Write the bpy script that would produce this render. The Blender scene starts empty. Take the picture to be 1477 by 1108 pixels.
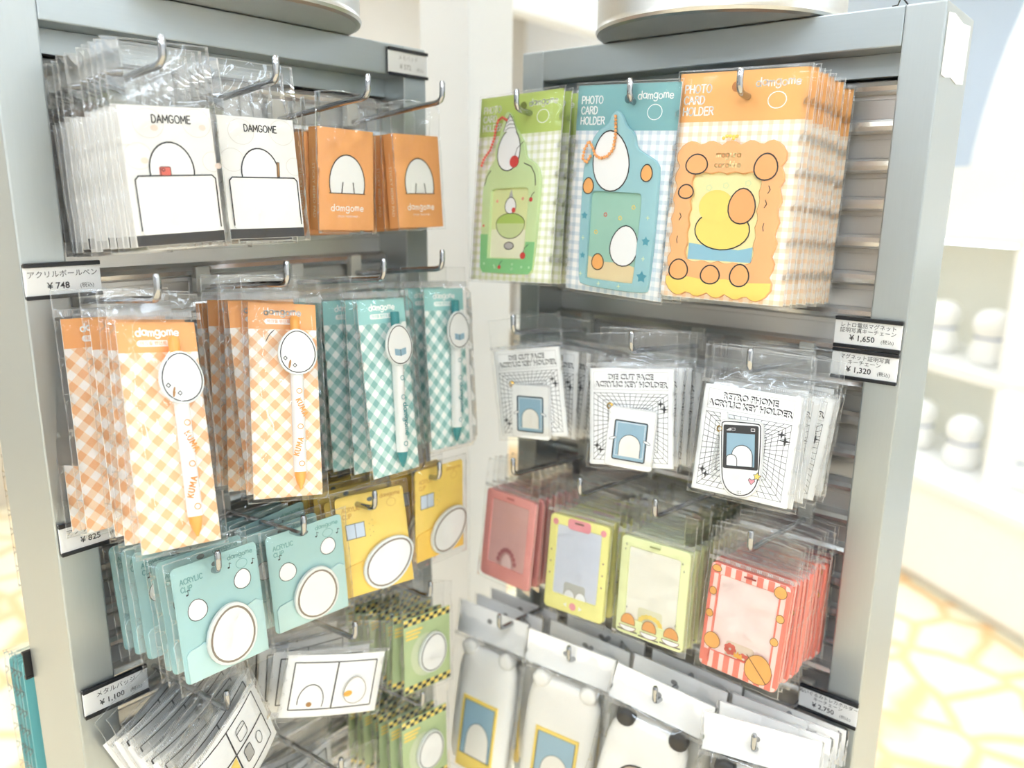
import bpy, bmesh, math, random
from mathutils import Vector, Matrix, noise

S = bpy.context.scene
COL = S.collection
R = math.radians
random.seed(7)

# ------------------------------------------------------------------ camera
def camera():
    f, p, y, r = 1156.2, R(13.3515), R(39.607), R(0.6306)
    fw = Vector((-math.sin(y) * math.cos(p), math.cos(y) * math.cos(p), -math.sin(p)))
    rt = Vector((math.cos(y), math.sin(y), 0))
    up = rt.cross(fw)
    rr = math.cos(r) * rt + math.sin(r) * up
    uu = math.cos(r) * up - math.sin(r) * rt
    cd = bpy.data.cameras.new('camera')
    cd.sensor_width = 36
    cd.lens = f * 36 / 1477
    cd.clip_start = .01
    cd.dof.use_dof = True
    cd.dof.focus_distance = .655
    cd.dof.aperture_fstop = 3.6
    o = bpy.data.objects.new('camera', cd)
    COL.objects.link(o)
    M = Matrix((rr, uu, -fw)).transposed().to_4x4()
    M.translation = Vector((.65, -.714, 1.45))
    o.matrix_world = M
    S.camera = o
camera()

# ------------------------------------------------------------------ exposure, world, light
S.view_settings.view_transform = 'Standard'
S.view_settings.look = 'None'
S.view_settings.gamma = 1
S.view_settings.use_curve_mapping = False
S.view_settings.exposure = 0.60
S.cycles.transparent_max_bounces = 96
S.cycles.max_bounces = 12
S.cycles.diffuse_bounces = 7
S.cycles.glossy_bounces = 6
S.cycles.caustics_reflective = False
S.cycles.caustics_refractive = False
W = bpy.data.worlds.new('world')
S.world = W
W.use_nodes = True
W.node_tree.nodes['Background'].inputs[0].default_value = (1, .985, .96, 1)
W.node_tree.nodes['Background'].inputs[1].default_value = .55
CEILING_LAMP = 17.5
LAMP_COLOR = (.75, .862, 1)

# ------------------------------------------------------------------ materials
def lin(c):
    return tuple((v / 12.92 if v <= .04045 else ((v + .055) / 1.055) ** 2.4) for v in [k / 255 for k in c]) + (1,)
ORD = ['frontmost', 'second', 'third', 'fourth', 'fifth', 'sixth', 'seventh', 'eighth', 'ninth', 'tenth', 'eleventh', 'twelfth', 'thirteenth']
NTH = ['first'] + ORD[1:]
MC = {}
def nodes(name):
    m = bpy.data.materials.new(name)
    m.use_nodes = True
    return m, m.node_tree.nodes, m.node_tree.links, m.node_tree.nodes['Principled BSDF']
def mat(name, rgb, rough=.5, metal=0, var=.03, scale=90, spec=.5, alpha=None):
    """plain surface with a faint mottling in value"""
    if name in MC: return MC[name]
    m, n, l, b = nodes(name)
    tc = n.new('ShaderNodeTexCoord'); nz = n.new('ShaderNodeTexNoise'); nz.inputs['Scale'].default_value = scale
    l.new(tc.outputs['Object'], nz.inputs['Vector'])
    mx = n.new('ShaderNodeMix'); mx.data_type = 'RGBA'
    c = lin(rgb)
    mx.inputs[6].default_value = tuple(v * (1 - var) for v in c[:3]) + (1,)
    mx.inputs[7].default_value = tuple(min(1, v * (1 + var)) for v in c[:3]) + (1,)
    l.new(nz.outputs[0], mx.inputs[0]); l.new(mx.outputs[2], b.inputs['Base Color'])
    b.inputs['Roughness'].default_value = rough
    b.inputs['Metallic'].default_value = metal
    b.inputs['Specular IOR Level'].default_value = spec
    if alpha is not None: b.inputs['Alpha'].default_value = alpha
    MC[name] = m
    return m
def brushed(name, rgb, rough, axis=2, metal=1.0, stretch=.04, amp=.06):
    m, n, l, b = nodes(name)
    tc = n.new('ShaderNodeTexCoord'); mp = n.new('ShaderNodeMapping')
    sc = [700, 700, 700]; sc[axis] *= stretch
    mp.inputs['Scale'].default_value = sc
    nz = n.new('ShaderNodeTexNoise'); nz.inputs['Scale'].default_value = 1; nz.inputs['Detail'].default_value = 3
    l.new(tc.outputs['Object'], mp.inputs[0]); l.new(mp.outputs[0], nz.inputs['Vector'])
    mr = n.new('ShaderNodeMapRange'); mr.inputs[3].default_value = rough - amp; mr.inputs[4].default_value = rough + amp
    l.new(nz.outputs[0], mr.inputs[0]); l.new(mr.outputs[0], b.inputs['Roughness'])
    mx = n.new('ShaderNodeMix'); mx.data_type = 'RGBA'; c = lin(rgb)
    mx.inputs[6].default_value = tuple(v * .965 for v in c[:3]) + (1,); mx.inputs[7].default_value = tuple(min(1, v * 1.035) for v in c[:3]) + (1,)
    l.new(nz.outputs[0], mx.inputs[0]); l.new(mx.outputs[2], b.inputs['Base Color'])
    b.inputs['Metallic'].default_value = metal
    return m
def gingham(name, c0, c1, c2, pitch, ang=0, share=.5):
    """woven check printed on card: c0 ground, c1 one stripe, c2 where stripes cross"""
    m, n, l, b = nodes(name)
    tc = n.new('ShaderNodeTexCoord'); mp = n.new('ShaderNodeMapping')
    mp.inputs['Rotation'].default_value = (0, R(ang), 0)
    mp.inputs['Scale'].default_value = (1 / pitch,) * 3
    l.new(tc.outputs['Object'], mp.inputs[0])
    sp = n.new('ShaderNodeSeparateXYZ'); l.new(mp.outputs[0], sp.inputs[0])
    st = []
    for k in (0, 2):
        fr = n.new('ShaderNodeMath'); fr.operation = 'FRACT'; l.new(sp.outputs[k], fr.inputs[0])
        lt = n.new('ShaderNodeMath'); lt.operation = 'LESS_THAN'; lt.inputs[1].default_value = share; l.new(fr.outputs[0], lt.inputs[0])
        st.append(lt)
    ad = n.new('ShaderNodeMath'); ad.operation = 'ADD'; l.new(st[0].outputs[0], ad.inputs[0]); l.new(st[1].outputs[0], ad.inputs[1])
    ml = n.new('ShaderNodeMath'); ml.operation = 'MULTIPLY'; ml.inputs[1].default_value = .5; l.new(ad.outputs[0], ml.inputs[0])
    cr = n.new('ShaderNodeValToRGB'); cr.color_ramp.interpolation = 'CONSTANT'
    e = cr.color_ramp.elements; e[0].color = lin(c0); e[0].position = 0; e[1].position = .75; e[1].color = lin(c2)
    k = e.new(.25); k.color = lin(c1)
    l.new(ml.outputs[0], cr.inputs[0]); l.new(cr.outputs[0], b.inputs['Base Color'])
    b.inputs['Roughness'].default_value = .5
    return m
def film(name, tint=(.994, .996, .996), gloss=.016, milk=.010, grain=38, bump=.4, rough=.09):
    """clear packing film: mostly see-through, a crinkled glossy coat and a touch of haze"""
    m = bpy.data.materials.new(name); m.use_nodes = True
    n, l = m.node_tree.nodes, m.node_tree.links
    n.remove(n['Principled BSDF']); out = n['Material Output']
    tc = n.new('ShaderNodeTexCoord')
    nz = n.new('ShaderNodeTexNoise'); nz.inputs['Scale'].default_value = grain; nz.inputs['Detail'].default_value = 2.5
    nz.noise_type = 'RIDGED_MULTIFRACTAL'; nz.inputs['Distortion'].default_value = 1.0
    l.new(tc.outputs['Object'], nz.inputs['Vector'])
    bp = n.new('ShaderNodeBump'); bp.inputs['Strength'].default_value = bump; bp.inputs['Distance'].default_value = .004
    l.new(nz.outputs[0], bp.inputs['Height'])
    lw = n.new('ShaderNodeLayerWeight'); lw.inputs['Blend'].default_value = .18; l.new(bp.outputs[0], lw.inputs['Normal'])
    mr = n.new('ShaderNodeMapRange'); mr.inputs[3].default_value = gloss; mr.inputs[4].default_value = .7
    l.new(lw.outputs['Fresnel'], mr.inputs[0])
    tr = n.new('ShaderNodeBsdfTransparent'); tr.inputs[0].default_value = tint + (1,)
    df = n.new('ShaderNodeBsdfDiffuse'); df.inputs[0].default_value = (.9, .9, .9, 1)
    gl = n.new('ShaderNodeBsdfGlossy'); gl.inputs['Roughness'].default_value = rough; l.new(bp.outputs[0], gl.inputs['Normal'])
    m1 = n.new('ShaderNodeMixShader'); m1.inputs[0].default_value = milk; l.new(tr.outputs[0], m1.inputs[1]); l.new(df.outputs[0], m1.inputs[2])
    m2 = n.new('ShaderNodeMixShader'); l.new(mr.outputs[0], m2.inputs[0]); l.new(m1.outputs[0], m2.inputs[1]); l.new(gl.outputs[0], m2.inputs[2])
    l.new(m2.outputs[0], out.inputs[0])
    return m

WHITE = (246, 245, 242)
M_film = film('clear_film', grain=30, bump=.75, rough=.045, gloss=.024)
M_crisp = film('crisp_clear_film', gloss=.012, milk=.004, grain=14, bump=.25)
M_seam = film('film_seam', gloss=.08, milk=.14, grain=120, bump=.6, rough=.25)
M_seal = film('crimped_film_seal', gloss=.08, milk=.16, grain=200, bump=.8, rough=.3)
M_steel = brushed('brushed_steel_rail', (176, 184, 187), .36, 0, .85)
M_stile = brushed('brushed_steel_stile', (182, 189, 191), .38, 2, .85)
M_slat = brushed('aluminium_slat', (222, 220, 217), .34, 0, .6, .02, .02)
M_bar = brushed('aluminium_bead', (242, 241, 239), .25, 0, .75, .02, .01)
M_drum = brushed('brushed_drum', (206, 206, 204), .32, 2, .9, .3, .015)
M_chrome = mat('chrome', (176, 178, 182), .07, 1, .01)
M_white = mat('white_card', WHITE, .55)
M_paper = mat('white_paper', (250, 250, 249), .6, 0, .01)
M_ivory = mat('ivory_paper', (247, 243, 233), .6, 0, .01)
M_ink = mat('dark_ink', (42, 40, 42), .5)
M_black = mat('black_plastic', (26, 27, 31), .35)
M_gold = mat('gold_eyelet', (214, 172, 78), .25, 1)
M_silver = mat('silver_chain', (205, 205, 200), .3, 1)
M_acryl = mat('clear_acrylic_edge', (236, 240, 238), .15, 0, .01, spec=.8)
M_charm = mat('white_acrylic_print', (250, 250, 248), .25, 0, .01)
M_taupe = mat('taupe_outline', (140, 126, 112), .4)
M_grey = mat('grey_print', (188, 186, 182), .6)
M_blue = mat('sky_blue_print', (152, 186, 204), .35)
M_lblue = mat('pale_blue_print', (206, 220, 238), .35)
M_yell = mat('yellow_print', (248, 218, 110), .45)
M_amber = mat('amber_print', (244, 178, 70), .45)
M_orange = mat('orange_print', (244, 172, 106), .5)
M_orange2 = mat('light_orange_print', (249, 180, 106), .5)
M_coral = mat('coral_print', (228, 104, 88), .4)
M_red = mat('cherry_red_print', (218, 74, 70), .35)
M_teal = mat('teal_print', (126, 178, 182), .5)
M_dteal = mat('deep_teal_plastic', (46, 140, 146), .3)
M_seaf = mat('seafoam_print', (156, 208, 206), .5)
M_green = mat('leaf_green_print', (188, 208, 112), .5)
M_green2 = mat('fresh_green_plastic', (140, 206, 140), .25)
M_lime = mat('lime_plastic', (237, 242, 184), .3)
M_brown = mat('brown_print', (176, 126, 72), .5)

# ------------------------------------------------------------------ mesh helpers
def link(name, me, parent=None, loc=None):
    o = bpy.data.objects.new(name, me)
    COL.objects.link(o)
    if parent is not None: o.parent = parent
    if loc: o.location = loc
    return o
def empty(name, label, cat, M=None, group=None):
    o = link(name, None)
    o.empty_display_size = .01
    if M is not None: o.matrix_world = M
    tag(o, label, cat, group)
    return o
def tag(o, label=None, cat=None, group=None, kind=None):
    for k, v in (('label', label), ('category', cat), ('group', group), ('kind', kind)):
        if v: o[k] = v
    return o
def dup(root, M, label=None):
    r = root.copy(); COL.objects.link(r); r.matrix_world = M
    if label: r['label'] = label
    for ch in list(root.children):
        c = ch.copy(); COL.objects.link(c); c.parent = r
        for g in ch.children:
            d = g.copy(); COL.objects.link(d); d.parent = c
    return r

def circ(cx, cz, rx, rz=None, n=20, a0=0, rot=0):
    rz = rz or rx; out = []
    for i in range(n):
        a = a0 + 2 * math.pi * i / n
        x, z = rx * math.cos(a), rz * math.sin(a)
        out.append((cx + x * math.cos(rot) - z * math.sin(rot), cz + x * math.sin(rot) + z * math.cos(rot)))
    return out
def rrect(x0, z0, x1, z1, r, n=4):
    out = []
    for cx, cz, a in ((x1 - r, z1 - r, 0), (x0 + r, z1 - r, 90), (x0 + r, z0 + r, 180), (x1 - r, z0 + r, 270)):
        for i in range(n + 1):
            t = R(a + 90 * i / n); out.append((cx + r * math.cos(t), cz + r * math.sin(t)))
    return out
def rect(x0, z0, x1, z1): return [(x0, z0), (x1, z0), (x1, z1), (x0, z1)]
def turn(pts, a, cx=0, cz=0):
    c, s = math.cos(a), math.sin(a)
    return [(cx + (x - cx) * c - (z - cz) * s, cz + (x - cx) * s + (z - cz) * c) for x, z in pts]
def shift(pts, dx, dz): return [(x + dx, z + dz) for x, z in pts]
def scl(pts, k):
    cx = sum(p[0] for p in pts) / len(pts); cz = sum(p[1] for p in pts) / len(pts)
    return [(cx + (x - cx) * k, cz + (z - cz) * k) for x, z in pts]
def inset(pts, d):
    """offset a counter-clockwise outline inwards"""
    n = len(pts); out = []
    for i in range(n):
        p0, p1, p2 = Vector(pts[i - 1]), Vector(pts[i]), Vector(pts[(i + 1) % n])
        e1, e2 = (p1 - p0), (p2 - p1)
        if e1.length < 1e-9 or e2.length < 1e-9: out.append(tuple(p1)); continue
        e1.normalize(); e2.normalize()
        nn = Vector((-e1.y, e1.x)) + Vector((-e2.y, e2.x))
        if nn.length < 1e-6: nn = Vector((-e1.y, e1.x))
        nn.normalize()
        k = max(.5, nn.dot(Vector((-e1.y, e1.x))))
        out.append(tuple(p1 + nn * (d / k)))
    return out
def blob(rng, cx, cz, rx, rz, n=22, rot=0):
    """egg: broader below"""
    out = []
    for i in range(n):
        a = 2 * math.pi * i / n
        w = 1 - .10 * math.sin(a)
        x, z = rx * w * math.cos(a), rz * math.sin(a)
        out.append((cx + x * math.cos(rot) - z * math.sin(rot), cz + x * math.sin(rot) + z * math.cos(rot)))
    return out
def arc(cx, cz, r, a0, a1, n=8):
    return [(cx + r * math.cos(R(a0 + (a1 - a0) * i / n)), cz + r * math.sin(R(a0 + (a1 - a0) * i / n))) for i in range(n + 1)]

def chaikin(pts, k=2):
    for _ in range(k):
        out = []
        for a, b in zip(pts, pts[1:] + pts[:1]):
            out += [(a[0] * .75 + b[0] * .25, a[1] * .75 + b[1] * .25), (a[0] * .25 + b[0] * .75, a[1] * .25 + b[1] * .75)]
        pts = out
    return pts
GLY = {}
def gly(ch, adv, *lines): GLY[ch] = (adv, lines)
O6 = [(x, z) for x, z in circ(.3, .3, .27, .3, 12)]
O6 = O6 + [O6[0]]
gly('a', .74, O6, [(.58, .6), (.58, 0)])
gly('d', .74, O6, [(.58, 1), (.58, 0)])
gly('g', .74, O6, [(.58, .6), (.58, -.2), (.45, -.36), (.2, -.38), (.05, -.26)])
gly('o', .72, O6)
gly('e', .7, [(.05, .3), (.56, .3), (.54, .46), (.42, .58), (.28, .6), (.13, .52), (.04, .34), (.06, .15), (.2, .02), (.38, 0), (.54, .1)])
gly('m', .86, [(.04, .6), (.04, 0)], [(.04, .4), (.12, .56), (.24, .6), (.36, .5), (.38, 0)], [(.38, .42), (.48, .57), (.58, .6), (.69, .5), (.72, 0)])
gly('u', .66, [(.04, .6), (.06, .2), (.16, .02), (.34, .02), (.5, .2)], [(.52, .6), (.52, 0)])
gly('r', .46, [(.05, .6), (.05, 0)], [(.05, .36), (.18, .56), (.38, .58)])
gly('c', .62, arc(.3, .3, .28, 45, 315, 9))
gly('k', .6, [(.05, 1), (.05, 0)], [(.46, .6), (.08, .26)], [(.2, .36), (.48, 0)])
gly('P', .68, [(.05, 0), (.05, 1), (.38, 1), (.54, .88), (.54, .62), (.38, .48), (.05, .48)])
gly('H', .74, [(.05, 0), (.05, 1)], [(.58, 0), (.58, 1)], [(.05, .5), (.58, .5)])
O1 = circ(.36, .5, .33, .5, 14); O1 = O1 + [O1[0]]
gly('O', .84, O1)
gly('T', .7, [(.0, 1), (.6, 1)], [(.3, 1), (.3, 0)])
gly('C', .74, [(.6, .82), (.46, .98), (.28, 1), (.1, .82), (.03, .5), (.1, .18), (.28, 0), (.46, .02), (.6, .18)])
gly('A', .76, [(.0, 0), (.32, 1), (.64, 0)], [(.12, .36), (.52, .36)])
gly('R', .72, [(.05, 0), (.05, 1), (.38, 1), (.54, .88), (.54, .66), (.38, .52), (.05, .52)], [(.3, .52), (.6, 0)])
gly('D', .76, [(.05, 0), (.05, 1), (.3, 1), (.52, .84), (.6, .5), (.52, .16), (.3, 0), (.05, 0)])
gly('L', .6, [(.05, 1), (.05, 0), (.5, 0)])
gly('E', .64, [(.52, 1), (.05, 1), (.05, 0), (.52, 0)], [(.05, .52), (.46, .52)])
gly('M', .9, [(.05, 0), (.08, 1), (.4, .3), (.72, 1), (.75, 0)])
gly('G', .82, [(.62, .82), (.46, .98), (.28, 1), (.1, .82), (.03, .5), (.1, .18), (.3, 0), (.52, .06), (.64, .24), (.64, .46), (.4, .46)])
gly('K', .68, [(.05, 1), (.05, 0)], [(.55, 1), (.08, .45)], [(.22, .58), (.58, 0)])
gly('U', .74, [(.05, 1), (.05, .3), (.16, .05), (.34, 0), (.5, .08), (.58, .3), (.58, 1)])
gly('S', .66, [(.52, .86), (.36, 1), (.18, .98), (.06, .8), (.12, .62), (.44, .42), (.52, .22), (.4, .02), (.2, 0), (.04, .14)])
gly('I', .3, [(.1, 1), (.1, 0)])
gly('Y', .68, [(.0, 1), (.3, .5), (.6, 1)], [(.3, .5), (.3, 0)])
gly(' ', .45)

class Sheet:
    """a piece of card or plastic in the local XZ plane, its face towards -Y, with flat print laid on it"""
    def __init__(s): s.bm = bmesh.new(); s.mats = []; s.base = 0.0
    def mi(s, m):
        if m not in s.mats: s.mats.append(m)
        return s.mats.index(m)
    def y(s, layer): return s.base - layer * .00013
    def poly(s, pts, m, layer=1):
        i = s.mi(m); y = s.y(layer)
        vs = [s.bm.verts.new((x, y, z)) for x, z in pts]
        a = sum(pts[k - 1][0] * pts[k][1] - pts[k][0] * pts[k - 1][1] for k in range(len(pts)))
        if a < 0: vs.reverse()
        f = s.bm.faces.new(vs); f.material_index = i
    def ring(s, outer, inner, m, layer=1):
        i = s.mi(m); y = s.y(layer); n = len(outer)
        A = [s.bm.verts.new((x, y, z)) for x, z in outer]; B = [s.bm.verts.new((x, y, z)) for x, z in inner]
        for k in range(n):
            f = s.bm.faces.new((A[k], A[(k + 1) % n], B[(k + 1) % n], B[k])); f.material_index = i
    def stroke(s, pts, w, m, layer=1, closed=False):
        i = s.mi(m); y = s.y(layer)
        P = [Vector(p) for p in pts]
        if closed: P.append(P[0])
        for a, b in zip(P, P[1:]):
            d = b - a
            if d.length < 1e-7: continue
            d.normalize(); q = Vector((-d.y, d.x)) * w / 2; e = d * w * .28
            vs = [s.bm.verts.new((v.x, y, v.y)) for v in (a - e - q * .7, a - q, b - q, b + e - q * .7, b + e + q * .7, b + q, a + q, a - e + q * .7)]
            f = s.bm.faces.new(vs); f.material_index = i
    def write(s, txt, x, z, h, m, layer=2, w=None, ang=0, align='c', track=1.0, wob=0):
        w = w or h * .15
        tot = sum(GLY[c][0] for c in txt) * h * track - .1 * h
        ox = {'c': -tot / 2, 'l': 0, 'r': -tot}[align]
        ca, sa = math.cos(ang), math.sin(ang)
        for q, c in enumerate(txt):
            adv, lines = GLY[c]
            dz = wob * h * (1 if q % 2 else -1)
            for L in lines:
                s.stroke([(x + (ox + px * h) * ca - (pz * h + dz) * sa, z + (ox + px * h) * sa + (pz * h + dz) * ca) for px, pz in L], w, m, layer)
            ox += adv * h * track
    def faces(s, vf, m, layer):
        i = s.mi(m); y = s.y(layer); V, F = vf
        vs = [s.bm.verts.new((x, y, z)) for x, z in V]
        for f in F:
            try: g = s.bm.faces.new([vs[k] for k in f]); g.material_index = i
            except ValueError: pass
    def slab(s, pts, y0, y1, m, side=None, bev=0):
        """solid of outline pts from front y0 to back y1"""
        i = s.mi(m); j = s.mi(side or m)
        a = sum(pts[k - 1][0] * pts[k][1] - pts[k][0] * pts[k - 1][1] for k in range(len(pts)))
        if a < 0: pts = pts[::-1]
        loops = [(pts, y1)]
        if bev: loops += [(pts, y0 + bev), (inset(pts, bev * .35), y0 + bev * .35), (inset(pts, bev), y0)]
        else: loops += [(pts, y0)]
        L = [[s.bm.verts.new((x, y, z)) for x, z in p] for p, y in loops]
        n = len(pts)
        for A, B in zip(L, L[1:]):
            for k in range(n):
                f = s.bm.faces.new((B[k], B[(k + 1) % n], A[(k + 1) % n], A[k])); f.material_index = j
                if bev: f.smooth = True
        f = s.bm.faces.new(L[-1]); f.material_index = i
        f = s.bm.faces.new(L[0][::-1]); f.material_index = i
    def frame(s, outer, inner, y0, y1, m, bev=.0006, side=None):
        """a slab with a window: outlines of equal point count"""
        i = s.mi(m); j = s.mi(side or m); n = len(outer)
        loops = [(inner, y1), (inner, y0 + bev), (inset(inner, -bev), y0), (inset(outer, bev), y0), (outer, y0 + bev), (outer, y1)]
        L = [[s.bm.verts.new((x, y, z)) for x, z in p] for p, y in loops]
        for q in range(len(L)):
            A, B = L[q], L[(q + 1) % len(L)]
            for k in range(n):
                f = s.bm.faces.new((A[k], A[(k + 1) % n], B[(k + 1) % n], B[k])); f.material_index = i if q == 2 else j
                f.smooth = q != 2
    def mesh(s, name):
        me = bpy.data.meshes.new(name)
        s.bm.normal_update(); crease(s.bm, 50)
        s.bm.to_mesh(me); s.bm.free()
        for m in s.mats: me.materials.append(m)
        return me

FT = {}
def font(txt, size, align='CENTER', bold=0.0):
    k = (txt, size, align, bold)
    if k not in FT:
        cu = bpy.data.curves.new('lettering', 'FONT'); cu.body = txt; cu.size = size; cu.align_x = align; cu.resolution_u = 2
        cu.offset = bold
        ob = bpy.data.objects.new('lettering', cu); COL.objects.link(ob)
        dg = bpy.context.evaluated_depsgraph_get()
        me = bpy.data.meshes.new_from_object(ob.evaluated_get(dg))
        FT[k] = ([(v.co.x, v.co.y) for v in me.vertices], [tuple(p.vertices) for p in me.polygons])
        bpy.data.objects.remove(ob); bpy.data.meshes.remove(me); bpy.data.curves.remove(cu)
    return FT[k]
def put(vf, x, z, kx=1, kz=1, shear=0): return ([(x + (a + shear * b) * kx, z + b * kz) for a, b in vf[0]], vf[1])

def box(bm, x0, x1, y0, y1, z0, z1, mi=0):
    v = [bm.verts.new(p) for p in ((x0, y0, z0), (x1, y0, z0), (x1, y1, z0), (x0, y1, z0), (x0, y0, z1), (x1, y0, z1), (x1, y1, z1), (x0, y1, z1))]
    for q in ((3, 2, 1, 0), (4, 5, 6, 7), (0, 1, 5, 4), (1, 2, 6, 5), (2, 3, 7, 6), (3, 0, 4, 7)):
        f = bm.faces.new([v[k] for k in q]); f.material_index = mi
def crease(bm, ang=38):
    for e in bm.edges:
        if len(e.link_faces) == 2:
            a, b = e.link_faces
            if a.smooth != b.smooth or a.normal.angle(b.normal, 0) > R(ang): e.smooth = False
def fin(bm, name, mats, bev=0):
    if bev:
        bmesh.ops.bevel(bm, geom=bm.edges[:], offset=bev, segments=2, affect='EDGES', profile=.6)
    bm.normal_update(); crease(bm)
    me = bpy.data.meshes.new(name); bm.to_mesh(me); bm.free()
    for m in (mats if isinstance(mats, (list, tuple)) else [mats]): me.materials.append(m)
    return me
def boxmesh(name, m, x0, x1, y0, y1, z0, z1, bev=0):
    bm = bmesh.new(); box(bm, x0, x1, y0, y1, z0, z1); return fin(bm, name, m, bev)
def tube(bm, pts, rad, n=10, cap=True, mi=0):
    P = [Vector(p) for p in pts]; rings = []
    for i, p in enumerate(P):
        t = (P[min(i + 1, len(P) - 1)] - P[max(i - 1, 0)]).normalized()
        u = t.cross(Vector((.31, .77, .55))).normalized(); w = t.cross(u)
        r = rad[i] if isinstance(rad, (list, tuple)) else rad
        rings.append([bm.verts.new(p + (u * math.cos(2 * math.pi * k / n) + w * math.sin(2 * math.pi * k / n)) * r) for k in range(n)])
    for A, B in zip(rings, rings[1:]):
        for k in range(n):
            f = bm.faces.new((A[k], A[(k + 1) % n], B[(k + 1) % n], B[k])); f.smooth = True; f.material_index = mi
    if cap:
        for q in (rings[0][::-1], rings[-1]):
            f = bm.faces.new(q); f.material_index = mi
    bmesh.ops.recalc_face_normals(bm, faces=bm.faces[:])
def lathe(bm, prof, n=32, mi=0):
    rings = [[bm.verts.new((r * math.cos(2 * math.pi * k / n), r * math.sin(2 * math.pi * k / n), z)) for k in range(n)] for r, z in prof]
    for A, B in zip(rings, rings[1:]):
        for k in range(n):
            f = bm.faces.new((A[k], A[(k + 1) % n], B[(k + 1) % n], B[k])); f.smooth = True; f.material_index = mi
    bm.faces.new(rings[0][::-1]); bm.faces.new(rings[-1])
def ball(bm, c, r, mi=0):
    g = bmesh.ops.create_icosphere(bm, subdivisions=1, radius=r, matrix=Matrix.Translation(c))
    for v in g['verts']:
        for f in v.link_faces: f.smooth = True; f.material_index = mi

# ------------------------------------------------------------------ the room
def struct(name, me, loc=None): return tag(link(name, me, None, loc), kind='structure')
def floor_mat():
    m, n, l, b = nodes('printed_floor')
    tc = n.new('ShaderNodeTexCoord')
    vo = n.new('ShaderNodeTexVoronoi'); vo.feature = 'DISTANCE_TO_EDGE'; vo.inputs['Scale'].default_value = 4.6
    nz = n.new('ShaderNodeTexNoise'); nz.inputs['Scale'].default_value = 5
    mx = n.new('ShaderNodeMix'); mx.data_type = 'RGBA'; mx.inputs[0].default_value = .06
    l.new(tc.outputs['Object'], mx.inputs[6]); l.new(nz.outputs['Color'], mx.inputs[7]); l.new(tc.outputs['Object'], nz.inputs['Vector'])
    l.new(mx.outputs[2], vo.inputs['Vector'])
    cr = n.new('ShaderNodeValToRGB'); e = cr.color_ramp.elements
    e[0].position = .03; e[0].color = lin((243, 204, 150)); e[1].position = .12; e[1].color = lin((251, 242, 214))
    l.new(vo.outputs['Distance'], cr.inputs[0]); l.new(cr.outputs[0], b.inputs['Base Color'])
    b.inputs['Roughness'].default_value = .35
    return m
X0, X1, Y0, Y1, ZC = -3.4, 4.4, -4.4, 4.3, 2.95
M_wall = mat('warm_white_wall', (243, 244, 245), .8, 0, .01, 4)
M_wall2 = mat('blue_grey_wall', (196, 208, 222), .8, 0, .01, 4)
M_shelf = mat('white_laminate', (246, 245, 242), .35, 0, .01, 6)
struct('floor', boxmesh('floor', floor_mat(), X0, X1, Y0, Y1, -.05, 0))
struct('ceiling', boxmesh('ceiling', mat('white_ceiling', (244, 242, 238), .9, 0, .01, 4), X0, X1, Y0, Y1, ZC, ZC + .05))
struct('wall_west', boxmesh('wall_west', mat('beige_wall', (205, 197, 184), .8, 0, .015, 3), X0 - .05, X0, Y0, Y1, 0, ZC))
struct('wall_east', boxmesh('wall_east', M_wall, X1, X1 + .05, Y0, Y1, 0, ZC))
struct('trim_1', boxmesh('trim_1', M_wall2, -1.2, X1 - .01, Y1 - .03, Y1 - .002, .01, ZC - .01))
struct('wall_north', boxmesh('wall_north', M_wall, X0, X1, Y1, Y1 + .05, 0, ZC))
struct('wall_south', boxmesh('wall_south', mat('grey_wall', (178, 179, 180), .8, 0, .015, 3), X0, X1, Y0 - .05, Y0, 0, ZC))
# square post in the corner behind the two display units
M_post = mat('pale_painted_post', (222, 222, 219), .32, 0, .015, 5)
struct('column', boxmesh('column', M_post, -.193, -.103, .1, .19, 0, ZC, .002))

def lamp_mat(strength=CEILING_LAMP):
    m = bpy.data.materials.new('lamp_diffuser'); m.use_nodes = True
    n, l = m.node_tree.nodes, m.node_tree.links
    n.remove(n['Principled BSDF'])
    e = n.new('ShaderNodeEmission'); e.inputs[0].default_value = LAMP_COLOR + (1,); e.inputs[1].default_value = strength
    l.new(e.outputs[0], n['Material Output'].inputs[0]); return m
M_lamp = lamp_mat(); M_fill_strip = lamp_mat(6)  # weaker emission is for the fill strips added under the shelf boards
diff = boxmesh('diffuser', M_lamp, -.4, .4, -.12, .12, -.02, -.012)
bmf = bmesh.new()
for a in ((-.43, .43, -.15, -.12), (-.43, .43, .12, .15), (-.43, -.4, -.12, .12), (.4, .43, -.12, .12)): box(bmf, a[0], a[1], a[2], a[3], -.04, 0)
frm = fin(bmf, 'lamp_frame', M_shelf)
k = 0
for ix, x in enumerate((-2.3, -.6, 1.0, 2.4, 3.8)):
    for iy, y in enumerate((-3.8, -2.6, -1.3, 1.0, 2.9)):
        t = empty('ceiling_light', f'white ceiling light panel, {NTH[iy]} in the {NTH[ix]} lamp row from the beige wall', 'ceiling light', Matrix.Translation((x, y, ZC)), 'ceiling light panels')
        link('lamp_frame', frm, t); link('diffuser', diff, t)

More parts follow.
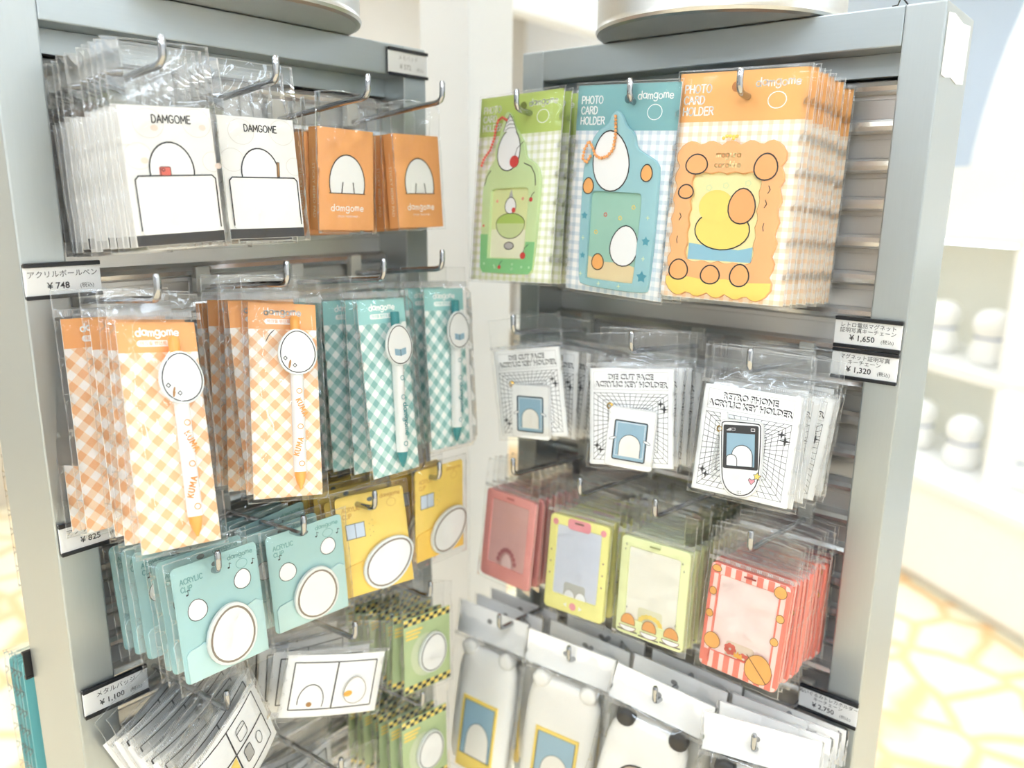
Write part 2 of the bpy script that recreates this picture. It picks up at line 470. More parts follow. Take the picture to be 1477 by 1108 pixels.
# ------------------------------------------------------------------ display units (slatted racks)
PITCH, ZB = .0324, 1.5417
def slat_meshes(w):
    """plate with a rounded bead along its top, length w along local X, face to -Y, bead axis at z=0"""
    prof = [(.0, .0062), (-.004, .0058), (-.0085, .0038), (-.0102, 0), (-.0092, -.0036), (-.006, -.0056), (-.001, -.0062),
            (0, -.0066), (0, -.0098), (.0008, -.0101), (.0008, -.0107), (0, -.011), (0, -PITCH + .0064), (.004, -PITCH + .0064), (.004, .0062)]
    bm = bmesh.new()
    A = [bm.verts.new((0, y, z)) for y, z in prof]; B = [bm.verts.new((w, y, z)) for y, z in prof]
    n = len(prof)
    for i in range(n):
        f = bm.faces.new((A[i], A[(i + 1) % n], B[(i + 1) % n], B[i])); f.material_index = 1 if i < 6 else 0; f.smooth = i < 6
    bm.faces.new(A[::-1]); bm.faces.new(B)
    bmesh.ops.recalc_face_normals(bm, faces=bm.faces[:])
    return fin(bm, 'slat', [M_slat, M_bar])
def unit(name, label, M, w, in0, in1):
    """local X along the front, face to -Y, front plane y=0"""
    t = empty(name, label, 'display rack', M)
    zt, zo, D = 1.5967, 1.5665, .095
    link('stile', boxmesh('stile', M_stile, 0, in0, 0, D, .06, zt, .0015), t)
    link('stile', boxmesh('stile', M_stile, in1, w, 0, D, .06, zt, .0015), t)
    link('top_rail', boxmesh('top_rail', M_steel, in0, in1, .0002, D, zo, zt - .0002, .0012), t)
    link('bottom_rail', boxmesh('bottom_rail', M_steel, in0, in1, .0002, D, .06, .14, .0012), t)
    link('plinth', boxmesh('plinth', M_black, .01, w - .01, .01, D - .01, 0, .06), t)
    link('back_panel', boxmesh('back_panel', M_slat, in0, in1, .05, .056, .14, zo), t)
    link('filler_strip', boxmesh('filler_strip', M_steel, in0, in1, .030, .044, ZB + .0066, zo, .0004), t)
    me = slat_meshes(in1 - in0)
    z = ZB
    while z > .16:
        link('slat', me, t, (in0, .044, z)); z -= PITCH
    return t
ML = Matrix.Translation((0, -.4914, 0)) @ Matrix.Rotation(math.pi / 2, 4, 'Z')
MR = Matrix.Translation((.069, 0, 0))
unit('display_rack', 'brushed steel slatted rack carrying the pens, memo pads and comic cards', ML, .4134, .0324, .3814)
unitR = unit('display_rack', 'brushed steel slatted rack carrying the photo card holders and white plush pouches', MR, .4137, .028, .3838)

# torn clear packing tape on the end of the second rack
def tape():
    s = Sheet(); s.base = 0
    pts = [(0, 0), (.012, -.001), (.03, .001), (.052, -.002), (.075, 0), (.0765, .046), (.05, .044), (.02, .047), (.001, .045)]
    pts = [(x, z) for x, z in pts]
    s.slab(pts, -.0006, 0, M_paper)
    for q in range(9): s.stroke([(.014 + q * .006, .003), (.014 + q * .006, .008 + .003 * (q % 3))], .0009, M_grey, 6)
    me = s.mesh('wrap_label')
    o = link('wrap_label', me)
    o.matrix_world = Matrix.Translation((.4829, .004, 1.5435)) @ Matrix.Rotation(math.pi / 2, 4, 'Z')
    tag(o, 'white torn tape label stuck on the end face of the steel rack', 'label')
tape()
o = link('wire_scrap', None)
bm = bmesh.new(); tube(bm, [(-.006, 0, .0006), (-.002, .001, .0012), (0, 0, .006), (.003, -.001, .004), (.0055, .001, .0008)], .0006, 6)
bpy.data.objects.remove(o)
o = link('wire_scrap', fin(bm, 'wire_scrap', M_black), None, (.4475, .004, 1.5967)); tag(o, 'bent scrap of black wire lying on top of the steel rack', 'wire')

# drums on top of the racks
def drum(label, x, y, r=.114):
    bm = bmesh.new()
    lathe(bm, [(r - .004, 0), (r, .0015), (r + .0012, .004), (r, .0065), (r - .0004, .009), (r - .0004, .285), (r + .001, .29), (r - .003, .293), (r - .006, .29), (r - .006, .02)], 64)
    t = empty('steel_drum', label, 'canister', Matrix.Translation((x, y, 1.5969)), 'steel drums on the racks')
    link('body', fin(bm, 'body', M_drum), t)
    bm = bmesh.new(); box(bm, -.0012, .0012, r - .0005, r + .0008, .012, .28); me = fin(bm, 'seam', M_drum)
    o = link('seam', me, t); o.rotation_euler.z = R(200)
drum('round brushed steel drum standing on the rack of pens and memo pads', -.037, -.283)
drum('round brushed steel drum standing on the rack of photo card holders', .276, .038)

# ------------------------------------------------------------------ pegs
def peg_mesh():
    bm = bmesh.new()
    pts = [(0, .046, -.0140)]
    for k in range(1, 7): pts.append((0, .046 - .1365 * k / 7, -.0140 + .0140 * k / 7))
    pts += [(0, -.0885, -.0006), (0, -.0925, .0003), (0, -.0957, .0020), (0, -.0972, .005), (0, -.0975, .0085), (0, -.0976, .0165), (0, -.0975, .0185)]
    rad = [.0027] * (len(pts) - 1) + [.0018]
    tube(bm, pts, rad, 10)
    return fin(bm, 'rod', M_chrome)
def peg_clip():
    bm = bmesh.new(); box(bm, -.007, .007, .031, .040, -.017, .006); 
    me = fin(bm, 'mount', mat('ivory_mount', (226, 224, 214), .35), .0012); return me
PEG, CLIP = peg_mesh(), peg_clip()
PEGS = {
 'L': [(-.4206, 1.5333, 'holding the white sticky note pads'), (-.3315, 1.5316, 'holding the white pads with the brown pencil'), (-.2416, 1.5285, 'holding the nearer orange memo boxes'), (-.1524, 1.5324, 'holding the orange memo boxes by the pale post'),
       (-.4389, 1.3742, 'holding the orange pens beside the 748 yen tag'), (-.3314, 1.3771, 'holding the second bunch of orange pens'), (-.2292, 1.3735, 'holding the nearer teal pens'), (-.1544, 1.3782, 'holding the teal pens by the pale post'),
       (-.41, 1.1537, 'holding the mint clip cards beside the steel stile'), (-.3282, 1.158, 'holding the second bunch of mint clip cards'), (-.2478, 1.1577, 'holding the nearer yellow clip cards'), (-.1613, 1.164, 'holding the yellow clip cards by the pale post'),
       (-.4118, 1.0295, 'holding the tilted comic cards'), (-.2766, 1.034, 'holding the level comic cards'), (-.1765, 1.0369, 'holding the upper green striped packs'), (-.19, .9140, 'holding the lower green striped packs'), (-.3000, .8985, 'holding the lowest clear comic packs')],
 'R': [(.1417, 1.5277, 'holding the green photo card holders'), (.2662, 1.5278, 'holding the teal photo card holders'), (.3649, 1.528, 'holding the orange photo card holders'),
       (.1405, 1.3134, 'holding the key holders beside the pale post'), (.2788, 1.3126, 'holding the die cut face key holders'), (.3908, 1.3113, 'holding the retro phone key holders'),
       (.1426, 1.1623, 'holding the pink card cases'), (.228, 1.161, 'holding the yellow card cases'), (.312, 1.1609, 'holding the lime card cases'), (.4043, 1.1562, 'holding the red striped card cases'),
       (.1251, .9753, 'holding the plush pouches by the pale post'), (.2207, .9742, 'holding the second bunch of plush pouches'), (.3231, .9716, 'holding the black eared plush pouches with the brown window'), (.4231, .9683, 'holding the plush pouches under the 2,750 yen tag')]}
for side, lst in PEGS.items():
    for u, z, what in lst:
        M = Matrix.Translation((0, u, z)) @ Matrix.Rotation(math.pi / 2, 4, 'Z') if side == 'L' else Matrix.Translation((u, 0, z))
        t = empty('display_peg', 'chrome wire display peg ' + what, 'peg', M, 'chrome display pegs')
        link('rod', PEG, t); link('mount', CLIP, t)

# ------------------------------------------------------------------ price tags
def price_tag(lines, price, M, label, w=.0545, h=.0268, tax=True, vague=False):
    t = empty('price_tag', label, 'price tag', M, 'price tags')
    s = Sheet(); s.slab(rect(-w / 2, -h / 2, w / 2, h / 2), -.0004, .0004, M_paper)
    s.base = -.0004
    ink = M_grey if vague else M_ink
    n = len(lines)
    if n == 1: s.faces(put(font(lines[0], .0056), 0, .0028), ink, 2); pz = -.0062
    else:
        s.faces(put(font(lines[0], .0046), 0, .0048), ink, 2); s.faces(put(font(lines[1], .0046), 0, .0002), ink, 2); pz = -.0068
    s.faces(put(font('¥ ' + price, .0068, bold=.0001), -.004, pz), ink, 2)
    if tax: s.faces(put(font('(税込)', .0040), .0165, pz), ink, 2)
    link('paper', s.mesh('paper'), t)
    bm = bmesh.new(); box(bm, -w / 2, w / 2, -.0022, .0012, h / 2 - .0032, h / 2); link('top_channel', fin(bm, 'top_channel', M_black, .0004), t)
    bm = bmesh.new(); box(bm, -w / 2, w / 2, -.0022, .0012, -h / 2, -h / 2 + .003); link('bottom_channel', fin(bm, 'bottom_channel', M_black, .0004), t)
    bm = bmesh.new(); box(bm, -w / 2, w / 2, .0006, .0018, -h / 2 + .001, h / 2 - .001); link('backing', fin(bm, 'backing', M_black), t)
    s = Sheet(); s.poly(rect(-w / 2, -h / 2 + .003, w / 2, h / 2 - .003), M_crisp, 0); s.base = 0
    o = link('clear_cover', s.mesh('clear_cover'), t); o.location.y = -.0014
def TL(y, z): return Matrix.Translation((.0022, y, z)) @ Matrix.Rotation(math.pi / 2, 4, 'Z')
def TR(x, z): return Matrix.Translation((x, -.0022, z))
price_tag(['アクリルボールペン'], '748', TL(-.4635, 1.3832), 'white price tag reading 748 yen, beside the orange pens')
price_tag(['アクリルクリップ'], '825', TL(-.4620, 1.1790), 'white price tag reading 825 yen, half hidden by orange pens')
price_tag(['メタルバッジ'], '1,100', TL(-.4600, 1.0305), 'white price tag reading 1,100 yen, beside the mint clip cards')
price_tag(['メモパッド'], '572', TL(-.1055, 1.5795), 'white price tag in black rails on the top rail above the orange memo boxes', vague=True)
price_tag(['レトロ電話マグネット', '証明写真キーチェーン'], '1,650', TR(.4530, 1.3371), 'white price tag reading 1,650 yen, upper of the touching pair')
price_tag(['マグネット証明写真', 'キーチェーン'], '1,320', TR(.4530, 1.3095), 'white price tag reading 1,320 yen, lower of the touching pair')
price_tag(['ぬいぐるみトレカホルダー', 'キーチェーン'], '2,750', TR(.4555, .9790), 'white price tag reading 2,750 yen, under the red striped cases')

# ------------------------------------------------------------------ bags
def bag_mesh(w, top, bot, c_top, c_bot, thick, seed, m=None, back=.0015, rough=1.0, peak=0):
    """pillow of clear film: flat crinkled header above c_top, bulging over the contents below it"""
    m = m or M_film
    nx, nz = 14, 28
    bm = bmesh.new(); G = []
    for j in range(nz + 1):
        z = bot + (top - bot) * j / nz; row = []
        for i in range(nx + 1):
            u = i / nx * 2 - 1; x = u * w / 2
            v = noise.noise(Vector((x * 45, z * 45, seed * 7.3))) + .6 * noise.noise(Vector((x * 110, z * 90, seed * 3.1)))
            if z > c_top:
                k = max(0, 1 - (z - c_top) / max(.001, (top - c_top)) * 1.15)
                y = -thick * .55 * k * k * (1 - u ** 4) + rough * .0024 * v * (1 - .6 * abs(u))
            else:
                b = min(1, (z - bot) / .012)
                y = -thick * (1 - u ** 8) * b ** .5 - rough * .0018 * abs(v) * (1 - u ** 6) - .0006
            zz = z
            if peak and z > c_top: zz = c_top + (z - c_top) * (1 - peak * u * u)
            xx = x * (1 - .03 * rough * max(0, v) * (1 if abs(u) == 1 else 0))
            row.append(bm.verts.new((xx, y, zz)))
        G.append(row)
    for j in range(nz):
        for i in range(nx):
            f = bm.faces.new((G[j][i], G[j][i + 1], G[j + 1][i + 1], G[j + 1][i])); f.smooth = True
    # back sheet
    Bk = []
    for j in range(0, nz + 1, 4):
        Bk.append([G[j][0]] + [bm.verts.new((w / 2 * u, back, G[j][7].co.z)) for u in (-.5, 0, .5)] + [G[j][-1]])
    for A, B in zip(Bk, Bk[1:]):
        for i in range(4):
            f = bm.faces.new((A[i + 1], A[i], B[i], B[i + 1])); f.smooth = True
    # welded seams
    e = .0009
    for i, s in ((0, -1), (nx, 1)):
        for j in range(nz):
            a, b = G[j][i].co, G[j + 1][i].co
            vs = [bm.verts.new(p) for p in ((a.x, a.y - .0002, a.z), (a.x - s * e, a.y - .0004, a.z), (b.x - s * e, b.y - .0004, b.z), (b.x, b.y - .0002, b.z))]
            f = bm.faces.new(vs); f.material_index = 1
    for j, s in ((0, 1), (nz, -1)):
        for i in range(nx):
            a, b = G[j][i].co, G[j][i + 1].co
            vs = [bm.verts.new(p) for p in ((a.x, a.y - .0002, a.z), (b.x, b.y - .0002, b.z), (b.x, b.y - .0004, b.z + s * e), (a.x, a.y - .0004, a.z + s * e))]
            f = bm.faces.new(vs); f.material_index = 1
    return fin(bm, 'bag', [m, M_seam])
def seal_mesh(w, z, h=.0055, y=-.0016):
    s = Sheet(); s.base = y
    s.poly(rect(-w / 2, z - h / 2, w / 2, z + h / 2), M_seal, 0)
    n = int(w / .0016)
    for i in range(n):
        x = -w / 2 + (i + .5) * w / n
        s.slab(rect(x - .0003, z - h / 2, x + .0003, z + h / 2), y - .0005, y, M_seam)
    return s.mesh('bag_seal')

# ------------------------------------------------------------------ placing bunches of packs
def MAT(panel, pos, yaw, pitch, roll):
    b = (90 if panel == 'L' else 0) + yaw
    return Matrix.Translation(pos) @ Matrix.Rotation(R(b), 4, 'Z') @ Matrix.Rotation(R(pitch), 4, 'X') @ Matrix.Rotation(R(roll), 4, 'Y')
def bunch(panel, build, pose, n, back, label, rest, group, jit=(1.5, 1, .0015, .0015), endpose=(None, None, None), drop=.10, power=1.0):
    """front pack at its measured pose, the others behind it along the peg; `rest` is '{} pack ...' with the rank"""
    (pos, yaw, pitch, roll) = pose
    front = build(label, MAT(panel, pos, yaw, pitch, roll), group)
    d0 = pos[0] if panel == 'L' else -pos[1]
    ey, ep, er = [(f * .25 if e is None else e) for e, f in zip(endpose, (yaw, pitch, roll))]
    for k in range(1, n):
        t = (k / (n - 1)) ** power if n > 1 else 0
        d = d0 + (back - d0) * t
        a = max(0, min(1, t * 1.6 + .1))
        y = yaw + (ey - yaw) * a + random.gauss(0, jit[0]); p = pitch + (ep - pitch) * a; r = roll + (er - roll) * a + random.gauss(0, jit[1])
        u = (pos[1] if panel == 'L' else pos[0]) + random.gauss(0, jit[2])
        z = pos[2] - (d0 - d) * drop + random.gauss(0, jit[3])
        q = (d, u, z) if panel == 'L' else (u, -d, z)
        dup(front, MAT(panel, q, y, p, r), rest.format(ORD[k]))
    return front
def parts(t, *lst):
    out = []
    for nm, me in lst:
        if nm: out.append(link(nm, me, t))
    return out
#@PACKS
def outline_blob(s, pts, w, line, fill, layer):
    s.poly(pts, fill, layer); s.ring(pts, inset(pts, w), line, layer + 1)
M_faint = mat('faint_grey_print', (226, 222, 216), .6)
M_cheek = mat('blush_print', (244, 176, 148), .6)
M_bandw = mat('white_lettering', (252, 252, 250), .5, 0, .0)

# ---- white sticky note pads with a laptop shaped sheet
def pad(kind):
    def b(label, M, group):
        t = empty('note_pad', label, 'note pad', M, group)
        w, h = .067, .0955
        s = Sheet(); s.slab(rect(-w / 2, -h / 2, w / 2, h / 2), 0, .0022, M_white)
        s.poly(rect(-w / 2 + .0002, -h / 2 + .0002, w / 2 - .0002, -h / 2 + .0078), M_ink, 1)
        for cx, cz, r in ((-.014, .036, .011), (.022, .037, .011), (-.024, .014, .010), (.031, .01, .008)):
            c = circ(cx, cz, r, r * .9, 18); c = [(max(-w / 2, min(w / 2, x)), min(h / 2, z)) for x, z in c]
            s.stroke(c, .0004, M_faint, 1, True)
            if kind == 'phone': s.poly(circ(cx + .004, cz - .003, .0028, .0022, 10), mat('pale_blush_print', (248, 226, 212), .6), 1)
        s.write('DAMGOME', .003, .0365, .0052, M_ink, 3, .0008)
        d = [(-.001 + .0165 * math.cos(R(a)), .004 + .0195 * math.sin(R(a))) for a in range(-12, 193, 12)]
        s.poly(d, M_paper, 2); s.stroke(d, .0011, M_ink, 3)
        parts(t, ('backing_card', s.mesh('backing_card')))
        s = Sheet(); s.base = -.0005
        L = rrect(-.029, -h / 2 + .0078, .031, .0005, .003)
        s.slab(L, -.0009, .0, M_paper); s.base = -.0009
        s.stroke([(-.029, -.037), (-.029, -.002), (-.0265, .0005), (.0285, .0005), (.031, -.002), (.031, -.037)], .0010, M_ink, 2)
        sh = link('sticky_sheet', s.mesh('sticky_sheet'), t)
        s = Sheet(); s.base = -.0011
        if kind == 'phone':
            p = rrect(-.0105, .0002, -.0025, .0068, .0012); s.slab(p, -.0014, 0, M_coral); s.base = -.0014
            s.ring(p, inset(p, .0005), M_ink, 1); s.ring(circ(-.0082, .0046, .0013, n=10), circ(-.0082, .0046, .0008, n=10), M_ink, 2)
        else:
            p = turn(rect(.0135, .001, .0155, .013), R(-4), .0145, .003); s.slab(p, -.0014, 0, M_brown); s.base = -.0014
            s.ring(p, inset(p, .0004), M_ink, 1)
        link('phone_print' if kind == 'phone' else 'pencil_print', s.mesh('print'), sh)
        parts(t, ('bag', bag_mesh(.077, .0905, -.0510, .0477, -.0477, .0022, 1, M_film, .003, 1.0)))
        return t
    return b
M_spine = mat('pale_spine_lettering', (254, 224, 184), .5)
# ---- orange memo boxes
def memo(label, M, group):
    t = empty('memo_box', label, 'memo box', M, group)
    w, h, T = .061, .0907, .0145
    bm = bmesh.new(); box(bm, -w / 2, w / 2, 0, T, -h / 2, h / 2); link('case', fin(bm, 'case', M_orange, .0005), t)
    s = Sheet()
    d = [(.0005 + .0195 * math.cos(R(a)), -.003 + .0255 * math.sin(R(a))) for a in range(-20, 201, 11)]
    s.poly(d, M_paper, 1); s.stroke(d, .0011, M_ink, 2)
    s.poly([(-.0195, -.0115), (.0205, -.0115), (.0205, -.0122), (-.0195, -.0122)], M_ink, 3)
    for x0, dx in ((-.006, .0016), (.008, -.0012)):
        s.stroke([(x0, -.0115), (x0 + dx, -.002)], .0011, M_ink, 3)
    s.write('damgome', .0005, -.0275, .0062, M_bandw, 2, .00085, track=1.12, wob=.05)
    s.faces(put(font('- STICKY MEMO PAD -', .0026), .0005, -.0335), M_bandw, 2)
    link('front_print', s.mesh('front_print'), t)
    s = Sheet(); s.faces(put(font('STICKY MEMO PAD', .0056, bold=.0001), 0, -.0018), M_spine, 1)
    s.faces(put(font('nom nom', .0030), -.031, -.001), M_spine, 1)
    o = link('spine_print', s.mesh('spine_print'), t)
    o.matrix_local = Matrix.Translation((-w / 2, T / 2, -.010)) @ Matrix.Rotation(R(-90), 4, 'Z') @ Matrix.Rotation(R(90), 4, 'Y')
    parts(t, ('bag', bag_mesh(.066, .078, -.0480, .0458, -.0456, .0016, 4, M_film, T + .001, 1.5, .12)))
    return t
# ---- ball pens on gingham cards
G_or = gingham('orange_gingham', (253, 248, 243), (249, 219, 188), (242, 184, 134), .0125, 45)
G_te = gingham('teal_gingham', (248, 250, 247), (188, 217, 213), (132, 182, 178), .0125, 45)
def pen(kind, word, hz):
    orange = kind == 'orange'
    m1, m2, mg, mp = (M_orange, mat('orange_plastic', (250, 172, 78), .3), G_or, mat('orange_small_print', (245, 165, 70), .4)) if orange else (M_seaf, M_dteal, G_te, mat('teal_small_print', (60, 150, 155), .4))
    def b(label, M, group):
        t = empty('pen_pack', label, 'pen', M, group)
        w, h = .058, .165
        s = Sheet(); s.slab(rect(-w / 2, -h / 2, w / 2, h / 2), 0, .0007, mg, M_white)
        s.poly(rect(-w / 2, h / 2 - .0225, w / 2, h / 2), m1, 1)
        s.write('damgome', .0, .0725, .0060, M_bandw, 2, .0012, wob=.06)
        s.poly(rrect(-.0155, .0643, .0155, .0690, .0023), M_bandw, 2)
        s.faces(put(font('아크릴 펜던트 볼펜', .0034, bold=.00005), 0, .0656), m1, 3)
        link('card', s.mesh('card'), t)
        px, tilt = (.0085, R(0)) if orange else (.006, R(3))
        def at(o):
            o.matrix_local = Matrix.Translation((px, -.0068, 0)) @ Matrix.Rotation(-tilt if False else tilt, 4, 'Y')
            return o
        # barrel along local Z
        bm = bmesh.new(); tube(bm, [(0, 0, -.062), (0, 0, -.0615), (0, 0, .030), (0, 0, .0305)], [.0050, .0054, .0054, .005], 18)
        br = at(link('barrel', fin(bm, 'barrel', M_charm), t))
        s = Sheet(); s.base = -.0056
        if orange:
            s.write('KUMA', .0, -.009, .0044, mp, 1, .0009, R(-66), track=1.22); s.write('KUMA', .0, -.041, .0044, mp, 1, .0009, R(72), track=1.22)
        else:
            s.write('damgome', .0, -.031, .0056, mp, 1, .0010, R(-88), track=1.05)
        for z in (.006, -.024, -.055) if orange else (.008, -.010, -.054):
            c = circ(0, z, .0026, .0024, 12); s.ring(c, inset(c, .0006), mp, 1)
        link('barrel_print', s.mesh('barrel_print'), br)
        bm = bmesh.new(); tube(bm, [(0, 0, -.062), (0, 0, -.066), (0, 0, -.0715), (0, 0, -.0740), (0, 0, -.0765)], [.0050, .0046, .0032, .0017, .0009], 16)
        at(link('pen_tip', fin(bm, 'pen_tip', m2), t))
        bm = bmesh.new(); tube(bm, [(0, 0, .030), (0, 0, .055)], .0050, 16); tube(bm, [(0, 0, .055), (0, 0, .0690), (0, 0, .0700)], [.0042, .0042, .0034], 14)
        box(bm, -.0065, .0065, -.0056, .0, .049, .0545)
        at(link('clicker', fin(bm, 'clicker', m2), t))
        s = Sheet(); s.base = -.0122
        c = blob(None, 0, .0390, .0150, .0180, 26)
        s.slab(inset(c, -.0016), -.0140, -.0122, M_acryl, None, .0004); s.base = -.0140
        s.poly(c, M_charm, 2); s.ring(c, inset(c, .0008), M_ink, 3)
        if not orange:
            s.poly([(-.007, .030), (0, .0285), (.007, .030), (.007, .036), (0, .0345), (-.007, .036)], M_blue, 4); s.stroke([(0, .0285), (0, .0345)], .0006, M_ink, 5)
        else:
            for cx, cz in ((-.0108, .0335), (-.0030, .0275)):
                s.stroke([(cx - .0016, cz), (cx, cz + .0016), (cx + .0016, cz), (cx, cz - .0016)], .0006, M_ink, 4, True)
            s.poly(circ(-.0072, .0285, .0010, .0040, 12, 0, R(-12)), M_brown, 4)
        o = link('charm', s.mesh('charm'), t); o.location = (px - .0005, 0, 0)
        o2 = parts(t, ('bag', bag_mesh(.0685, .1045, -.0860, .0835, -.0825, .0150, 6 + hz, M_film, .0015, 1.0)))
        link('bag_seal', seal_mesh(.068, .0868), t)
        return t
    return b
# ---- acrylic clips on cards
def clip(kind):
    mint = kind == 'mint'
    mc = mat('mint_card', (166, 206, 206), .5) if mint else mat('yellow_card', (251, 216, 108), .5)
    mp = mat('mint_card_pocket', (188, 220, 219), .5) if mint else mat('yellow_card_pocket', (250, 206, 92), .5)
    ml = mat('mint_card_lettering', (104, 160, 158), .5) if mint else mat('yellow_card_lettering', (222, 168, 70), .5)
    def b(label, M, group):
        t = empty('clip_card', label, 'clip card', M, group)
        w, h = .073, .097
        s = Sheet(); s.slab(rrect(-w / 2, -h / 2, w / 2, h / 2, .004), 0, .0009, mc)
        s.write('ACRYLIC', -.0305, .0335, .0042, ml, 1, .0007, align='l'); s.write('CLIP', -.0305, .0272, .0042, ml, 1, .0007, align='l')
        s.write('damgome', .0215, .0405, .0042, ml, 1, .0006, wob=.05)
        c = circ(.022, .034, .0052, .0042, 16); s.ring(c, inset(c, .0004), ml, 1)
        s.poly(circ(0, .0415, .0034, .0022, 12), mat('peg_hole_shade', (92, 104, 104), .7), 1)
        if mint:
            for cx, cz, a, r in ((-.0195, .0095, .15, .0088), (.021, .021, -.15, .0082)):
                c = blob(None, cx, cz, r * .95, r * 1.05, 18, a); s.poly(c, M_paper, 2); s.ring(c, inset(c, .0006), M_ink, 3)
            for cx, cz in ((-.026, .024), (.0105, .034), (.031, .031)):
                s.poly(circ(cx, cz, .001, .0008, 8), M_ink, 2); s.stroke([(cx + .0009, cz), (cx + .0009, cz + .004), (cx + .0025, cz + .003)], .0005, M_ink, 2)
        else:
            p = rect(-.029, .0065, -.009, .0215); s.poly(p, M_lblue, 2); s.ring(p, inset(p, .0006), M_ink, 3); s.stroke([(-.019, .0065), (-.019, .0215)], .0006, M_ink, 3)
            for q in range(6): s.poly(circ(-.004 + .0035 * (q % 2), .006 + .003 * q, .0004, n=6), M_ink, 2)
        link('card', s.mesh('card'), t)
        s = Sheet()
        P = [(-w / 2 + .003, -h / 2 + .0004), (w / 2 - .0006, -h / 2 + .0004), (w / 2 - .0006, -.004), (.030, .0), (.018, -.004), (.004, -.0145), (-.020, -.0195), (-w / 2 + .006, -.0215), (-w / 2 + .003, -.025)] if mint else \
            [(-w / 2 + .0006, -h / 2 + .0004), (w / 2 - .0006, -h / 2 + .0004), (w / 2 - .0006, -.008), (.012, -.012), (-.012, -.016), (-w / 2 + .004, -.019), (-w / 2 + .0006, -.022)]
        s.slab(P, -.0014, -.0002, mp, None, .0004)
        link('pocket', s.mesh('pocket'), t)
        s = Sheet()
        c = blob(None, .0045, -.0195, .0195, .0235, 28, R(-8)) if mint else blob(None, .0105, -.0225, .0190, .0275, 28, R(-58))
        s.slab(inset(c, -.0024), -.0056, -.0026, M_acryl, None, .0005); s.base = -.0056
        s.poly(c, M_charm, 2); s.ring(c, inset(c, .0017), M_taupe, 3)
        link('charm', s.mesh('charm'), t)
        parts(t, ('bag', bag_mesh(.084, .0545, -.0560, .0485, -.0485, .0072, 11 if mint else 14, M_film, .002, 1.3)))
        return t
    return b
# ---- comic cards with metal badges
def comic(kind):
    def b(label, M, group):
        t = empty('comic_card', label, 'comic card', M, group)
        w, h = (.098, .061) if kind == 'level' else (.105, .067)
        s = Sheet()
        # gently curled card
        i = s.mi(M_paper); n = 12
        cv = .004 if kind == 'level' else .009
        def yy(x): return cv * (2 * x / w) ** 2 * (1 if x < 0 else .6) - .001
        V = [[s.bm.verts.new((-w / 2 + w * k / n, yy(-w / 2 + w * k / n), z)) for k in range(n + 1)] for z in (-h / 2, h / 2)]
        for k in range(n): s.bm.faces.new((V[0][k], V[0][k + 1], V[1][k + 1], V[1][k])).smooth = True
        def bent(pts, wd, m, ly):
            P = []
            for a, c in zip(pts, pts[1:]):
                for q in range(8): P.append((a[0] + (c[0] - a[0]) * q / 8, a[1] + (c[1] - a[1]) * q / 8))
            P.append(pts[-1]); j = s.mi(m)
            for a, c in zip(P, P[1:]):
                d = Vector((c[0] - a[0], c[1] - a[1])); d.normalize(); qx, qz = -d.y * wd / 2, d.x * wd / 2
                vs = [s.bm.verts.new((x, yy(x) - .00014 * ly, z)) for x, z in ((a[0] - qx, a[1] - qz), (c[0] - qx, c[1] - qz), (c[0] + qx, c[1] + qz), (a[0] + qx, a[1] + qz))]
                f = s.bm.faces.new(vs); f.material_index = j
        X, Z = w / 2 - .0075, h / 2 - .0075
        bent([(-X, -Z), (X, -Z), (X, Z), (-X, Z), (-X, -Z)], .0012, M_ink, 2)
        bent([(0, -Z), (.001, Z)], .0015, M_ink, 2)
        def bpoly(pts, m, ly):
            j = s.mi(m); vs = [s.bm.verts.new((x, yy(x) - .00014 * ly, z)) for x, z in pts]
            f = s.bm.faces.new(vs); f.material_index = j
            if f.normal.y > 0: f.normal_flip()
        if kind == 'level':
            c = [(-.0215 + .0125 * math.cos(R(a)), -.015 + .0165 * math.sin(R(a))) for a in range(-20, 201, 14)]
            bent(c, .0009, M_ink, 3)
            bpoly(circ(-.0225, -.0180, .0028, .0024, 12), M_brown, 4)
        else:
            bent([(-X, .001), (X, .0)], .0015, M_ink, 2)
            bpoly([(-X, -Z), (-.002, -Z), (-.001, 0), (-.012, -.003), (-.02, -.001), (-.03, -.004), (-X, -.001)], M_yell, 3)
            g = rrect(.008, -.017, .018, -.004, .002); bpoly(g, M_grey, 3); bent(g + [g[0]], .0007, M_ink, 4)
            g = rrect(.009, .005, .022, .018, .003); bent(g + [g[0]], .0007, M_ink, 4); bent([(.009, .014), (.022, .014)], .0007, M_ink, 4)
            bent(circ(.030, -.012, .004, .006, 12) + [(.034, -.012)], .0006, M_ink, 4)
        link('card', s.mesh('card'), t)
        s = Sheet()
        cx, cz = (.0215, -.0055) if kind == 'level' else (-.020, -.013)
        c = blob(None, cx, cz, .0115, .0135, 24)
        s.slab(c, -.0032, -.0012, M_charm, M_silver, .0005); s.base = -.0032; s.ring(c, inset(c, .0006), M_taupe, 2)
        if kind == 'level': s.poly(circ(cx - .007, cz - .003, .0046, .0030, 14, 0, R(12)), M_amber, 2); s.stroke([(cx - .011, cz - .004), (cx - .003, cz - .002)], .0005, M_brown, 3)
        o = link('metal_badge', s.mesh('metal_badge'), t)
        parts(t, ('bag', bag_mesh(.105, .0625, -.0335, .0318, -.0305, .0045, 17, M_film, .004, 1.2)))
        link('bag_seal', seal_mesh(.104, .0335, .0035, -.0012), t)
        return t
    return b
